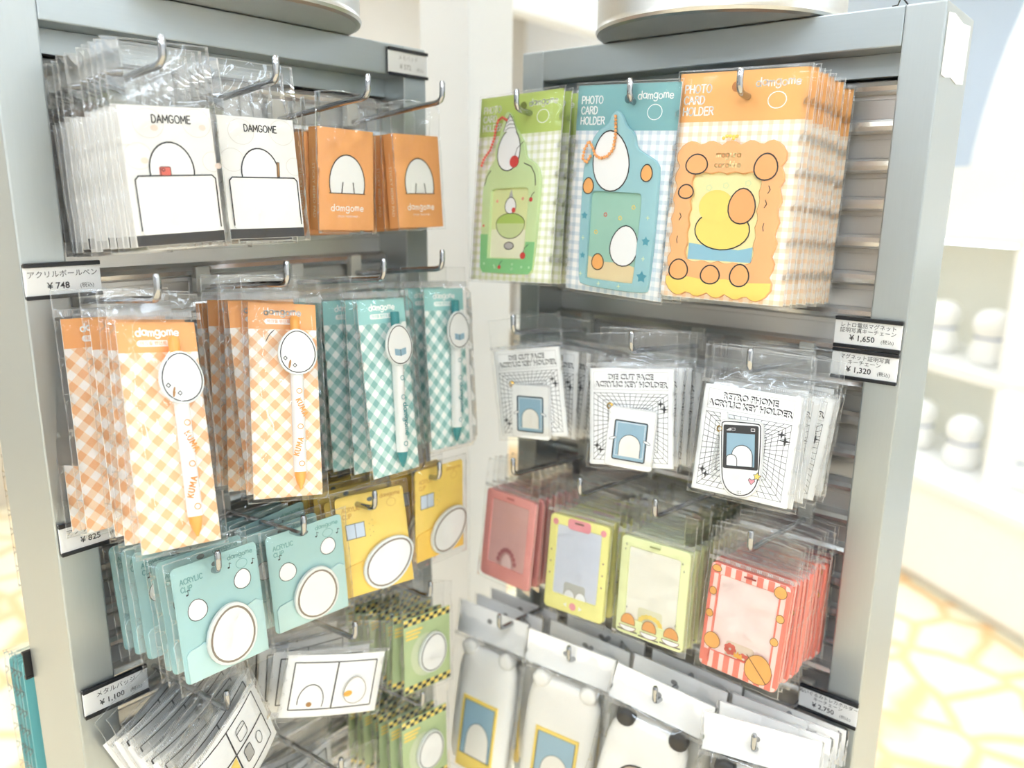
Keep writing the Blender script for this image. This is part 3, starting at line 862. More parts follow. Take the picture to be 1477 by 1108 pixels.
# ---- small green packs with hazard striped ends
def green(label, M, group):
    t = empty('badge_pack', label, 'badge pack', M, group)
    w, h = .062, .084
    mg = mat('sage_card', (182, 202, 150), .5)
    s = Sheet(); s.slab(rect(-w / 2, -h / 2, w / 2, h / 2), 0, .0008, mg)
    for z0, rows in ((h / 2 - .0085, 2), (-h / 2 + .001, 2)):
        for r in range(rows):
            for q in range(11):
                x = -w / 2 + q * w / 11 + .0003
                s.poly([(x, z0 + r * .0038), (x + .0050, z0 + r * .0038), (x + .0058, z0 + r * .0038 + .0036), (x + .0008, z0 + r * .0038 + .0036)][:], M_yell if (q + r) % 2 else M_ink, 1)
    for r in range(3): s.poly(rect(-w / 2 + .003, h / 2 - .016 - r * .004, -.006 - r * .003, h / 2 - .0135 - r * .004), M_yell, 1)
    c = circ(-.002, -.004, .020, .024, 24); s.poly(c, mat('pale_sage_print', (202, 212, 178), .5), 1)
    link('card', s.mesh('card'), t)
    s = Sheet(); c = blob(None, .006, -.003, .0165, .0205, 24, R(-12)); s.slab(inset(c, -.002), -.004, -.0008, M_acryl, None, .0005); s.base = -.004
    s.poly(c, M_charm, 2); s.ring(c, inset(c, .0009), M_ink, 3)
    link('charm', s.mesh('charm'), t)
    parts(t, ('bag', bag_mesh(.069, .074, -.0455, .0430, -.0420, .006, 21, M_film, .002, 1.8, .15)))
    return t
# ---- photo card holders
G_h = {'green': gingham('green_check', (252, 252, 248), (238, 240, 216), (222, 226, 188), .0082, 0, .42),
       'teal': gingham('blue_check', (252, 252, 252), (226, 234, 240), (202, 216, 228), .0082, 0, .42),
       'orange': gingham('orange_check', (254, 251, 246), (252, 234, 212), (250, 218, 182), .0082, 0, .42)}
def cherry(s, x, z, r, ly=3):
    s.poly(circ(x, z, r, n=14), M_red, ly); s.stroke([(x, z + r * .7), (x + r * .5, z + r * 2.2), (x + r * 1.8, z + r * 3.2)], .0006, M_ink, ly)
def holder(kind):
    mb = {'green': M_green, 'teal': M_teal, 'orange': M_orange2}[kind]
    def b(label, M, group):
        t = empty('photo_card_holder', label, 'photo card holder', M, group)
        w, h = .1045, .182
        s = Sheet(); s.slab(rect(-w / 2, -h / 2, w / 2, h / 2), 0, .0007, G_h[kind], M_white)
        s.poly(rect(-w / 2, h / 2 - .0385, w / 2, h / 2), mb, 1)
        for q, wd in enumerate(('PHOTO', 'CARD', 'HOLDER')): s.write(wd, -.0475, h / 2 - .0155 - q * .0088, .0062, M_bandw, 2, .0011, align='l')
        s.write('damgome', .0285, h / 2 - .0125, .0066, M_bandw, 2, .0010, wob=.06)
        c = circ(.029, h / 2 - .0235, .0075, .0066, 18); s.ring(c, inset(c, .0007), M_bandw, 2)
        s.poly(circ({'green': .008, 'teal': .006, 'orange': .0}[kind] - .004, h / 2 - .012, .0042, n=14), mat('peg_hole_shade_' + kind, {'green': (120, 132, 60), 'teal': (70, 110, 116), 'orange': (190, 122, 66)}[kind], .7), 2)
        link('card', s.mesh('card'), t)
        def prints(name, par, fn, base):
            s = Sheet(); s.base = base; fn(s); return link(name, s.mesh(name), par)
        if kind == 'green':
            m = mat('pale_green_plastic', (208, 230, 170), .22)
            body = [(-.037, -.078), (-.033, -.084), (.027, -.084), (.032, -.079), (.0345, 0.0), (.033, .014), (.026, .024), (.014, .0285), (.012, .041), (.004, .052), (-.003, .060), (-.009, .0735), (-.015, .0745), (-.018, .068), (-.022, .050), (-.027, .038), (-.025, .029), (-.034, .020), (-.039, .006), (-.040, -.01)]
            inn = [(-.0265, -.068), (-.0255, -.0685), (.016, -.0685), (.019, -.067), (.0205, -.02), (.0205, -.010), (.020, -.004), (.0195, -.001), (.015, .0), (.010, .0), (.004, .0), (-.001, .0), (-.006, .0), (-.011, .0), (-.016, .0), (-.021, .0), (-.0265, -.001), (-.0275, -.004), (-.0275, -.01), (-.0275, -.02)]
            body, inn = chaikin(body), chaikin(inn)
            s = Sheet(); s.frame(body, inn, -.0040, -.0006, m, .0007); ob = link('frame', s.mesh('frame'), t)
            def f(s):
                s.poly([(x, z) for x, z in inn], mat('cream_green_insert', (226, 232, 168), .4), 0)
                s.poly(rect(-.0265, -.068, .018, -.040), mat('cream_insert', (240, 240, 208), .4), 1)
                d = [(.0 + .0185 * math.cos(R(a)) - .002, -.034 + .010 * math.sin(R(a))) for a in range(0, 181, 15)]
                s.poly(d, mat('melon_print', (176, 204, 104), .4), 2); s.stroke(d, .0006, M_ink, 3)
                e = [(.0 + .0185 * math.cos(R(a)) - .002, -.034 + .015 * math.sin(R(a))) for a in range(180, 361, 15)]
                s.poly(e, mat('melon_print_pale', (206, 220, 158), .4), 2); s.stroke(e, .0006, M_ink, 3)
                c = circ(-.002, -.056, .0065, .004, 14); s.poly(c, M_grey, 2); s.ring(c, inset(c, .0008), M_ink, 3)
                c = blob(None, -.003, -.0165, .0075, .0085, 16); s.poly(c, M_paper, 4); s.ring(c, inset(c, .0008), M_ink, 5)
                s.poly([(-.006, -.009), (0, -.009), (-.003, .0)], M_grey, 4); s.poly(circ(.0015, -.021, .0026, n=10), M_red, 6)
                for x, z in ((-.021, -.012), (.012, -.01)): s.poly(circ(x, z, .0016, n=8), M_cheek, 2)
            prints('insert', ob, f, -.0012)
            def f(s):
                c = blob(None, -.0075, .037, .0150, .0205, 22, R(-6)); s.poly(c, M_paper, 2); s.ring(c, inset(c, .0010), M_ink, 3)
                s.poly([(-.016, .055), (.001, .054), (-.004, .065), (-.009, .0715), (-.012, .066)], M_paper, 4); s.stroke([(-.016, .055), (-.012, .066), (-.009, .0715), (-.004, .065), (.001, .054)], .0006, M_ink, 5)
                for q in range(4): s.stroke([(-.014 + .001 * q, .056 + q * .0035), (-.009, .0585 + q * .0035), (-.002 - q * .0008, .058 + q * .0035)], .0005, M_ink, 5)
                cherry(s, .0005, .0255, .0058, 6)
                s.stroke([(.013, .0235), (.022, .020), (.0275, .012), (.029, .002)], .0009, M_ink, 2); s.stroke([(-.037, .004), (-.035, .012), (-.030, .018)], .0009, M_ink, 2)
                cherry(s, .019, -.0655, .0034); cherry(s, .0245, -.0115, .0022); cherry(s, -.0105, -.0775, .002); s.poly(circ(-.035, -.0365, .0013, n=8), M_red, 3)
            prints('frame_print', ob, f, -.0040)
            def f(s):
                g = [(-.0368, -.0778), (-.033, -.0835), (.027, -.0835), (.0318, -.0787), (.0328, -.052), (.0215, -.052), (.0195, -.0692), (-.0280, -.0692), (-.0286, -.045), (-.0385, -.045)]
                s.poly(g, M_green2, 1)
                rr = random.Random(3)
                for q in range(9):
                    x = rr.uniform(-.032, .028); s.ring(circ(x, -.077 + rr.uniform(-.003, .003), .0016, n=10), circ(x, -.077, .0012, n=10), mat('pale_bubble_print', (214, 240, 206), .4), 2) if False else s.poly(circ(x, -.0765 + rr.uniform(-.003, .003), .0013, n=9), mat('pale_bubble_print', (188, 228, 178), .4), 2)
            prints('lower_band', ob, f, -.0040)
            ch, pts = M_coral, [(-.012, .066), (-.018, .069), (-.023, .066), (-.0255, .058), (-.0265, .049), (-.031, .038), (-.0385, .030), (-.0415, .023)]
        elif kind == 'teal':
            m = mat('pale_teal_plastic', (160, 205, 212), .22)
            body = [(-.036, -.080), (-.031, -.086), (.036, -.086), (.041, -.081), (.0415, .018), (.038, .027), (.026, .033), (.0155, .038), (.0135, .050), (.004, .056), (.0, .064), (-.006, .070), (-.0125, .066), (-.0145, .058), (-.026, .052), (-.0325, .041), (-.031, .030), (-.0365, .026), (-.0385, .018), (-.038, -.03)]
            inn = [(-.0275, -.077), (-.0265, -.0785), (.022, -.0785), (.024, -.077), (.0255, -.02), (.0255, -.008), (.025, -.002), (.0235, .0), (.018, .0), (.012, .0), (.006, .0), (.0, .0), (-.006, .0), (-.012, .0), (-.018, .0), (-.0235, .0), (-.027, -.001), (-.0283, -.004), (-.0283, -.012), (-.028, -.03)]
            body, inn = chaikin(body), chaikin(inn)
            s = Sheet(); s.frame(body, inn, -.0040, -.0006, m, .0007); ob = link('frame', s.mesh('frame'), t)
            def f(s):
                s.poly(inn, mat('sea_insert', (160, 204, 186), .4), 0)
                s.poly([(-.0272, -.077), (-.0265, -.0785), (.022, -.0785), (.024, -.077), (.0245, -.064), (.01, -.061), (-.01, -.062), (-.0273, -.058)], mat('sand_insert', (236, 214, 168), .4), 1)
                c = blob(None, .0105, -.046, .0150, .0185, 22, R(-8)); s.poly(c, M_paper, 3); s.ring(c, inset(c, .0010), M_ink, 4)
                c = blob(None, -.0165, -.0625, .007, .0078, 16); s.poly(c, M_orange2, 3); s.ring(c, inset(c, .0009), M_ink, 4)
                for x, z, mm in ((-.012, -.020, M_coral), (.017, -.012, M_yell), (.004, -.022, M_yell), (-.021, -.036, M_yell)):
                    s.ring(circ(x, z, .0022, n=5), circ(x, z, .0013, n=5), mm, 2)
            prints('insert', ob, f, -.0012)
            def f(s):
                c = blob(None, -.0090, .0265, .0195, .0265, 26, R(10)); s.poly(c, M_paper, 2); s.ring(c, inset(c, .0011), M_ink, 3)
                for x, z in ((-.032, .0), (.029, .013)):
                    c = blob(None, x if x > 0 else -.031, z + .0045, .0062, .0076, 16); s.poly(c, M_orange2, 4); s.ring(c, inset(c, .0009), M_ink, 5)
                ms = mat('blue_star_print', (84, 158, 178), .3)
                for x, z, r in ((-.033, -.022, .0038), (.034, -.040, .0044), (.033, -.071, .0056), (-.032, -.058, .0032)):
                    s.poly([(x + (r if q % 2 == 0 else r * .55) * math.sin(math.pi * q / 5), z + (r if q % 2 == 0 else r * .55) * math.cos(math.pi * q / 5)) for q in range(10)], ms, 2)
                for x, z in ((-.033, -.075), (-.012, -.082), (.010, -.082), (-.033, -.042), (.033, -.055), (.034, -.02)):
                    s.stroke([(x - .0015, z), (x + .0015, z)], .0005, M_lime, 2); s.stroke([(x, z - .0018), (x, z + .0018)], .0005, M_lime, 2)
            prints('frame_print', ob, f, -.0040)
            ch, pts = M_orange, [(-.0065, .064), (-.0055, .056), (-.005, .047), (-.0065, .036), (-.012, .0305), (-.019, .0285), (-.025, .031), (-.0290, .039), (-.033, .043), (-.037, .036), (-.0385, .028), (-.034, .0245), (-.0295, .031)]
        else:
            m = mat('peach_plastic', (248, 184, 124), .22)
            def scal(cx, cz, a, bb, nx, nz, amp, N=88):
                out = []
                per = 2 * (2 * a + 2 * bb); 
                L = [(cx + a, cz - bb), (cx + a, cz + bb), (cx - a, cz + bb), (cx - a, cz - bb)]
                for e in range(4):
                    p, q = Vector(L[e - 1 + 1 - 1 if False else e]), Vector(L[(e + 1) % 4]); k = nz if e % 2 == 0 else nx
                    d = (q - p); nn = Vector((d.y, -d.x)).normalized(); n = N // 4
                    for i in range(n):
                        u = i / n; out.append(tuple(p + d * u + nn * (abs(math.sin(math.pi * k * u)) * amp)))
                return out
            body = scal(-.0025, -.026, .0412, .0590, 5, 7, .0042)
            inn = scal(-.0035, -.024, .0270, .0345, 4, 5, .0018)
            s = Sheet(); s.frame(body, inn, -.0040, -.0006, m, .0006); ob = link('frame', s.mesh('frame'), t)
            def f(s):
                s.poly(inn, mat('straw_insert', (240, 230, 166), .4), 0)
                s.poly([(-.0305, -.0585), (.0235, -.0585), (.0235, -.046), (.012, -.049), (-.012, -.047), (-.0305, -.045)], mat('water_insert', (142, 190, 208), .4), 1)
                c = circ(-.0035, -.0335, .0235, .0165, 24); s.poly(c, M_yell, 2); s.ring(c, inset(c, .0010), M_ink, 3)
                c = circ(-.0105, -.0150, .0145, .0135, 22); s.ring(c, inset(c, .0010), M_ink, 3); s.poly(c, M_yell, 4)
                c = blob(None, .0110, -.0140, .0115, .0145, 20); s.poly(c, M_orange, 5); s.ring(c, inset(c, .0010), M_ink, 6)
                for x, z in ((-.004, .002), (.014, .004), (-.018, .0)): s.ring(circ(x, z, .003, n=5), circ(x, z, .0018, n=5), mat('pale_star_print', (222, 226, 170), .4), 1)
            prints('insert', ob, f, -.0012)
            def f(s):
                me_ = mat('peach_blob_print', (244, 176, 110), .35)
                for x, z, a, bb in ((-.0295, .0185, .0098, .0085), (.0275, .0165, .0098, .0108), (-.0365, -.0035, .0070, .0062), (-.0365, -.0675, .0088, .0090), (-.0085, -.0700, .0086, .0082), (.0160, -.0690, .0084, .0095)):
                    c = blob(None, x, z, a, bb, 20); s.poly(c, me_, 2); s.ring(c, inset(c, .0011), M_ink, 3)
                for x, z, q in ((.031, -.012, 1), (.030, -.030, -1), (-.039, -.024, 1), (-.041, -.043, -1), (.0325, -.001, 1)):
                    s.stroke([(x - .001 * q, z + .003), (x + .0004, z), (x - .0012 * q, z - .003)], .0006, M_ink, 2)
                my = mat('pale_yellow_lettering', (253, 232, 168), .4)
                s.write('mogura', -.0035, .0240, .0050, my, 2, .0010); s.write('corokke', -.0035, .0160, .0050, my, 2, .0010)
            prints('frame_print', ob, f, -.0040)
            def f(s):
                out = [p for p in inset(body, .0006) if p[1] < -.0735]
                lo = sorted([p for p in out], key=lambda p: p[0])
                top = [(lo[-1][0], -.0735), (.02, -.0748), (.004, -.0728), (-.012, -.0748), (-.028, -.0728), (lo[0][0], -.0738)]
                s.poly(lo + top, M_yell, 1)
            prints('lower_band', ob, f, -.0040)
            ch, pts = M_yell, [(-.0085, .0385), (-.005, .0405), (-.001, .0395), (.0025, .0400), (-.002, .0370)]
        bm = bmesh.new()
        P = [Vector((x, -.0058, z)) for x, z in pts]; acc = 0
        for a, c in zip(P, P[1:]):
            L = (c - a).length; d = acc
            while d < L: ball(bm, a + (c - a) * (d / L), .0016); d += .0030
            acc = d - L
        tube(bm, P, .0004, 5)
        link('ball_chain', fin(bm, 'ball_chain', ch), t)
        parts(t, ('bag', bag_mesh(.1085, .0935, -.0935, .0915, -.0915, .0062, 25, M_crisp, .0016, .5)))
        return t
    return b
# ---- key holders on white grid cards
def spark(s, x, z, r, m, ly):
    s.poly([(x + (r if q % 2 == 0 else r * .26) * math.sin(math.pi * q / 4), z + (r if q % 2 == 0 else r * .26) * math.cos(math.pi * q / 4)) for q in range(8)], m, ly)
def keyholder(kind):
    l1 = {'face': 'DIE CUT FACE', 'phone': 'RETRO PHONE'}[kind]
    def b(label, M, group):
        t = empty('key_holder_card', label, 'key holder', M, group)
        w, h = .083, .0925
        s = Sheet(); s.slab(rect(-w / 2, -h / 2, w / 2, h / 2), 0, .0008, M_paper)
        o = rect(-w / 2 + .004, h / 2 - .0205, w / 2 - .0055, h / 2 - .0035); s.ring(o, inset(o, .0003), M_grey, 1)
        for txt, z in ((l1, .0352), ('ACRYLIC KEY HOLDER', .0282)):
            vf = font(txt, .0070, bold=.00028)
            for d in range(4): s.faces(put(vf, -.001 + d * .00014, z + d * .00024), M_ink, 2)
            s.faces(put(font(txt, .0070, bold=.00012), -.0010, z - .0001), M_paper, 3)
        X0_, X1_, Z0_, Z1_ = -w / 2 + .004, w / 2 - .0055, -h / 2 + .0045, h / 2 - .0235
        o = rect(X0_, Z0_, X1_, Z1_); s.ring(o, inset(o, .0003), M_ink, 1)
        cx, cz = (X0_ + X1_) / 2, (Z0_ + Z1_) / 2 + .006
        for q in range(0, 13):
            u = q / 12
            for p in ((X0_ + (X1_ - X0_) * u, Z0_), (X0_ + (X1_ - X0_) * u, Z1_), (X0_, Z0_ + (Z1_ - Z0_) * u), (X1_, Z0_ + (Z1_ - Z0_) * u)):
                s.stroke([(cx + (p[0] - cx) * .30, cz + (p[1] - cz) * .30), p], .0004, M_ink, 1)
        for k in (.3, .38, .48, .60, .74, .88):
            r_ = [(cx + (x - cx) * k, cz + (z - cz) * k) for x, z in rect(X0_, Z0_, X1_, Z1_)]; s.stroke(r_, .0004, M_ink, 1, True)
        spark(s, .029, .0135, .0042, M_ink, 3); spark(s, .0325, .0085, .0046, M_ink, 3)
        spark(s, -.034, -.0280, .0042, M_ink, 3); spark(s, -.0305, -.0318, .0042, M_ink, 3)
        link('card', s.mesh('card'), t)
        if kind == 'face':
            s = Sheet(); a = R(-6); cx, cz = .001, -.0195
            o = turn(rrect(cx - .0235, cz - .0285, cx + .0235, cz + .0285, .0035), a, cx, cz)
            s.slab(o, -.0050, -.0016, M_charm, None, .0005); s.base = -.0050; s.ring(inset(o, .0004), inset(o, .0007), M_grey, 1)
            f1 = turn(rrect(cx - .0165, cz - .0215, cx + .0165, cz + .0165, .002), a, cx, cz); s.poly(f1, M_blue, 1); s.ring(f1, inset(f1, .0012), M_ink, 3)
            f2 = turn(rect(cx - .0140, cz - .0175, cx + .0140, cz + .0145), a, cx, cz); s.ring(f2, inset(f2, .0004), M_paper, 2)
            d = [(cx + .0005 + .0105 * math.cos(R(q)), cz - .007 + .0105 * math.sin(R(q))) for q in range(0, 181, 12)]
            d = [(cx + .0110, cz - .0172)] + d + [(cx - .0100, cz - .0172)]
            s.poly(turn(d, a, cx, cz), M_ivory, 4); s.stroke(turn(d, a, cx, cz), .0005, M_ink, 5)
            for sx in (-1, 1): 
                e = turn(circ(cx + sx * .0168, cz - .0015, .0040, .0014, 12, 0, R(-20) * sx), a, cx, cz); s.poly(e, M_paper, 6); s.ring(e, inset(e, .0004), M_ink, 7)
            link('charm', s.mesh('charm'), t); ex, ez = -.0195, .0108
            pts = [(-.0185, .009), (-.018, .002), (-.0195, -.006), (-.021, -.014)]
        else:
            s = Sheet(); a = R(7); cx, cz = -.001, -.0125
            o = [(-.0175, -.010), (-.0165, -.020), (-.012, -.0285), (-.005, -.0325), (.003, -.0330), (.011, -.0295), (.0165, -.0215), (.0185, -.011), (.0195, .026), (.0185, .0305), (.0155, .0325), (-.011, .0335), (-.0165, .0325), (-.0185, .029)]
            o = chaikin(turn(shift(o, cx, cz), a, cx, cz), 1)
            s.slab(o, -.0050, -.0016, M_charm, None, .0005); s.base = -.0050
            i1 = inset(o, .0017); s.ring(i1, inset(i1, .0009), M_ink, 1); s.ring(inset(o, .0002), inset(o, .0005), M_grey, 1)
            f1 = turn(rrect(cx - .0145, cz - .0085, cx + .0155, cz + .0285, .0015), a, cx, cz); s.poly(f1, M_ink, 2)
            f2 = turn(rect(cx - .0115, cz - .0060, cx + .0125, cz + .0215), a, cx, cz); s.poly(f2, M_blue, 3)
            for (dx, r_, top) in ((.002, .0088, .0030), (-.0070, .0048, -.0012)):
                d = [(cx + dx + r_ * math.cos(R(q)), cz + top - .0 + r_ * math.sin(R(q))) for q in range(0, 181, 12)]
                d = [(min(cx + .0123, cx + dx + r_), cz - .0058)] + d + [(max(cx - .0113, cx + dx - r_), cz - .0058)]
                d = [(max(cx - .0113, x), z) for x, z in d]
                s.poly(turn(d, a, cx, cz), M_paper, 4 if r_ > .006 else 6); s.stroke(turn(d, a, cx, cz), .0006, M_ink, 5 if r_ > .006 else 7)
            for q in range(3): s.poly(turn(rect(cx - .0115 + q * .0012, cz + .0235, cx - .0107 + q * .0012, cz + .0245 + q * .0007), a, cx, cz), M_paper, 3)
            e = turn(rect(cx + .009, cz + .0238, cx + .0125, cz + .0262), a, cx, cz); s.ring(e, inset(e, .0004), M_paper, 3)
            e = turn(rect(cx - .0075, cz + .0238, cx - .0043, cz + .0260), a, cx, cz); s.ring(e, inset(e, .0003), M_paper, 3)
            for q in range(6): s.poly(turn(circ(cx - .0015 + (q % 3) * .0014, cz - .0287 + (q // 3) * .0014, .0004, n=6), a, cx, cz), M_ink, 2)
            x, z = cx + .0165, cz - .0115
            st = [(x + (.0034 if q % 2 == 0 else .0018) * math.sin(math.pi * q / 5), z + (.0034 if q % 2 == 0 else .0018) * math.cos(math.pi * q / 5)) for q in range(10)]
            s.poly(st, M_yell, 3); s.stroke(st, .0004, M_ink, 4, True)
            ht = shift([(0, -.0028), (.0028, .0006), (.002, .0024), (0, .0012), (-.002, .0024), (-.0028, .0006)], cx + .0125, cz - .0165)
            s.poly(ht, mat('pink_heart_print', (238, 160, 168), .4), 3); s.stroke(ht, .0004, M_ink, 4, True)
            link('charm', s.mesh('charm'), t)
            s = Sheet(); s.slab(turn(rrect(cx - .0175, cz + .031, cx - .0115, cz + .0395, .0015), a, cx, cz), -.0048, -.0018, M_charm, None, .0004); link('antenna', s.mesh('antenna'), t)
            ex, ez = -.0215, .0098
            pts = [(-.0215, .008), (-.0205, -.004), (-.0215, -.016), (-.0195, -.026), (-.0215, -.033), (-.024, -.024), (-.0235, -.010), (-.0225, .006)]
        bm = bmesh.new(); N = 16
        for q in range(N):
            a0, a1 = 2 * math.pi * q / N, 2 * math.pi * (q + 1) / N
            v = [bm.verts.new((ex + r_ * math.cos(aa), y_, ez + r_ * math.sin(aa))) for r_, y_, aa in ((.0033, -.0042, a0), (.0033, -.0042, a1), (.0016, -.0054, a1), (.0016, -.0054, a0))]
            bm.faces.new(v)
        link('eyelet', fin(bm, 'eyelet', M_gold), t)
        bm = bmesh.new(); P = [Vector((x, -.0046, z)) for x, z in pts]
        for a_, c_ in zip(P, P[1:]):
            n_ = max(2, int((c_ - a_).length / .0026))
            for q in range(n_): 
                c0 = a_ + (c_ - a_) * (q / n_); dx = .0009 if q % 2 else -.0002
                tube(bm, [c0 + Vector((-.0009, 0, .0003)), c0 + Vector((0, dx, .0012)), c0 + Vector((.0009, 0, 0)), c0 + Vector((0, -dx, -.0014)), c0 + Vector((-.0009, 0, .0003))], .00032, 4, False)
        link('chain', fin(bm, 'chain', M_silver), t)
        parts(t, ('bag', bag_mesh(.0905, .0800, -.0500, .0470, -.0465, .0062, 31 if kind == 'face' else 33, M_film, .002, 1.4)))
        link('bag_seal', seal_mesh(.090, .0495, .0035, -.0014), t)
        return t
    return b
# ---- framed card cases
def case(kind):
    mf = {'pink': mat('pink_plastic', (242, 164, 157), .25), 'yellow': mat('yellow_plastic', (246, 239, 152), .25), 'lime': M_lime, 'red': mat('pale_pink_plastic', (252, 214, 204), .25)}[kind]
    mw = {'pink': mat('pink_clear_window', (226, 178, 172), .3), 'yellow': mat('lilac_window', (214, 218, 230), .3), 'lime': mat('cream_window', (243, 240, 226), .3), 'red': mat('blush_window', (248, 222, 216), .3)}[kind]
    def b(label, M, group):
        t = empty('card_case', label, 'card case', M, group)
        w, h = .0725, .1015
        o = rrect(-w / 2, -h / 2, w / 2, h / 2, .005, 5); i_ = rrect(-w / 2 + .0095, -h / 2 + .0175, w / 2 - .0095, h / 2 - .0105, .002, 5)
        s = Sheet(); s.frame(o, i_, -.0004, .0050, mf, .0006, mat('red_stripe_print', (242, 128, 110), .3) if kind == 'red' else None); fr = link('frame', s.mesh('frame'), t)
        s = Sheet(); s.slab(i_, .0008, .0042, mw)
        nt = rrect(-.0135, -h / 2 + .0150, .0125, -h / 2 + .0320, .003); s.base = .0008
        s.poly(nt, mat('thumb_notch_' + kind, {'pink': (212, 166, 160), 'yellow': (190, 190, 182), 'lime': (226, 222, 190), 'red': (226, 204, 184)}[kind], .4), 1)
        link('window', s.mesh('window'), t)
        s = Sheet(); s.base = -.0005
        sl = rrect(-.0055, h / 2 - .0058, .0055, h / 2 - .0042, .0006); 
        md = mat('slot_shade_' + kind, {'pink': (190, 90, 88), 'yellow': (150, 108, 96), 'lime': (168, 172, 110), 'red': (176, 60, 54)}[kind], .6)
        if kind == 'red':
            mr = mat('red_stripe_print', (242, 128, 110), .3)
            n = 7; 
            for q in range(n):
                x0 = -w / 2 + .0035 + q * (w - .004) / n; x1 = x0 + (w - .004) / n * .55
                s.poly(rect(x0, h / 2 - .0102, x1, h / 2 - .0008), mr, 1); s.poly(rect(x0, -h / 2 + .0008, x1, -h / 2 + .0172), mr, 1)
            for x0, x1 in ((-w / 2 + .0006, -w / 2 + .0036), (-w / 2 + .0078, -w / 2 + .0094), (w / 2 - .0036, w / 2 - .0006), (w / 2 - .0094, w / 2 - .0078)):
                s.poly(rect(x0, -h / 2 + .005, x1, h / 2 - .005), mr, 1)
            mo = mat('apricot_print', (246, 178, 92), .35); ml = mat('brown_outline', (150, 96, 56), .4)
            for x, z, a, bb in ((-.0305, .0455, .0045, .0034), (-.0315, .0235, .0036, .0040), (-.0320, .0015, .0036, .0040), (-.0262, -.0235, .0078, .0080), (.0275, .0425, .0058, .0058), (.0305, .0190, .0038, .0040), (.0285, -.0035, .0038, .0040), (.0185, -.0345, .0125, .0140)):
                c = blob(None, x, z, a, bb, 18); s.poly(c, mo, 2); s.ring(c, inset(c, .0005), ml, 3)
            s.stroke([(.007, -.024), (.027, -.045)], .0008, ml, 4)
        elif kind == 'lime':
            mo = mat('bun_print', (240, 170, 96), .35); ml = mat('brown_outline', (150, 96, 56), .4)
            for q, x in enumerate((-.0225, .0005, .0235)):
                z = -.0370 - (.001 if q == 1 else 0)
                c = [(x + .0075 * math.cos(R(a)), z + .0085 * math.sin(R(a))) for a in range(-15, 196, 14)]; s.poly(c, mo, 3); s.stroke(c, .0005, ml, 4, True)
                e = [(x + .009 * math.cos(R(a)), z - .0045 + .0050 * math.sin(R(a))) for a in range(180, 361, 15)]; s.poly(e, M_paper, 5); s.stroke(e, .0005, ml, 6, True)
                s.poly(rect(x - .011, z - .0100, x + .0105, z - .0085), mat('tray_print', (120, 116, 100), .5), 4)
            for x, z in ((-.030, .042), (.029, .038), (-.031, .037), (.031, .031), (-.025, -.022), (.027, -.025)):
                s.stroke([(x - .001, z), (x + .001, z)], .0003, M_ink, 2); s.stroke([(x, z - .0014), (x, z + .0014)], .0003, M_ink, 2)
        elif kind == 'yellow':
            mp = mat('pink_print', (240, 158, 164), .35)
            s.poly(rrect(-.0140, h / 2 - .0125, .0140, h / 2 - .0012, .004), mp, 2)
            for x in (-.029, .029): s.poly(circ(x, h / 2 - .008, .0034, n=12), mp, 2)
            for q in range(3):
                for x in (-.0315, .0315): s.poly(circ(x, .012 - q * .0125, .0010, n=7), mat('mauve_dot_print', (170, 136, 120), .4), 2)
            s.poly(circ(0, -h / 2 + .0085, .0040, n=14), mp, 2)
            for sx in (-1, 1): s.poly([(sx * .0115, -h / 2 + .0085), (sx * .0075, -h / 2 + .011), (sx * .0075, -h / 2 + .006)], mat('white_arrow_print', (252, 250, 236), .4), 2)
        s.poly(sl, md, 4)
        link('frame_print', s.mesh('frame_print'), fr)
        if kind in ('pink', 'yellow', 'lime', 'red'):
            s = Sheet(); s.base = .0006
            if kind == 'yellow':
                for x in (-.006, .008): 
                    c = [(x + .0068 * math.cos(R(a)), -.0345 + .0088 * math.sin(R(a))) for a in range(0, 181, 15)]; s.poly(c, M_paper, 1); s.stroke(c, .0004, M_taupe, 2)
            elif kind == 'pink':
                c = [(.001 + .0085 * math.cos(R(a)), -.0335 + .016 * math.sin(R(a))) for a in range(0, 181, 15)]; s.poly(c, mat('pale_pink_blob', (238, 206, 202), .4), 1); s.stroke(c, .0005, mat('maroon_outline', (140, 76, 76), .4), 2)
                for q in range(9): 
                    a = R(20 + 140 * q / 8); s.poly(circ(.001 + .013 * math.cos(a), -.0335 + .020 * math.sin(a), .0028, n=9), mat('rosy_blossom_print', (190, 120, 122), .4), 3)
            elif kind == 'lime':
                for q in range(9):
                    a = R(180 * q / 8); s.poly(circ(.0005 + .011 * math.cos(a), -.0335 + .0075 * math.sin(a), .0026, n=9), M_yell, 1)
            else:
                for q in range(7):
                    a = R(360 * q / 7); s.poly(circ(-.009 + .0035 * math.cos(a), -.0262 + .0035 * math.sin(a), .0024, n=9), M_coral, 1); s.poly(circ(.004 + .0038 * math.cos(a), -.0312 + .0032 * math.sin(a), .0024, n=9), M_coral, 1)
                s.poly([(-.005, -.032), (.003, -.032), (.002, -.027), (0, -.029), (-.0015, -.0255), (-.003, -.029), (-.005, -.027)], M_amber, 2)
            link('window_print', s.mesh('window_print'), t)
        parts(t, ('bag', bag_mesh(.0800, .0860, -.0545, .0520, -.0510, .0022, 41 + len(kind), M_film, .0055, 1.3, .06)))
        link('bag_seal', seal_mesh(.079, .0548, .004, -.0012), t)
        return t
    return b
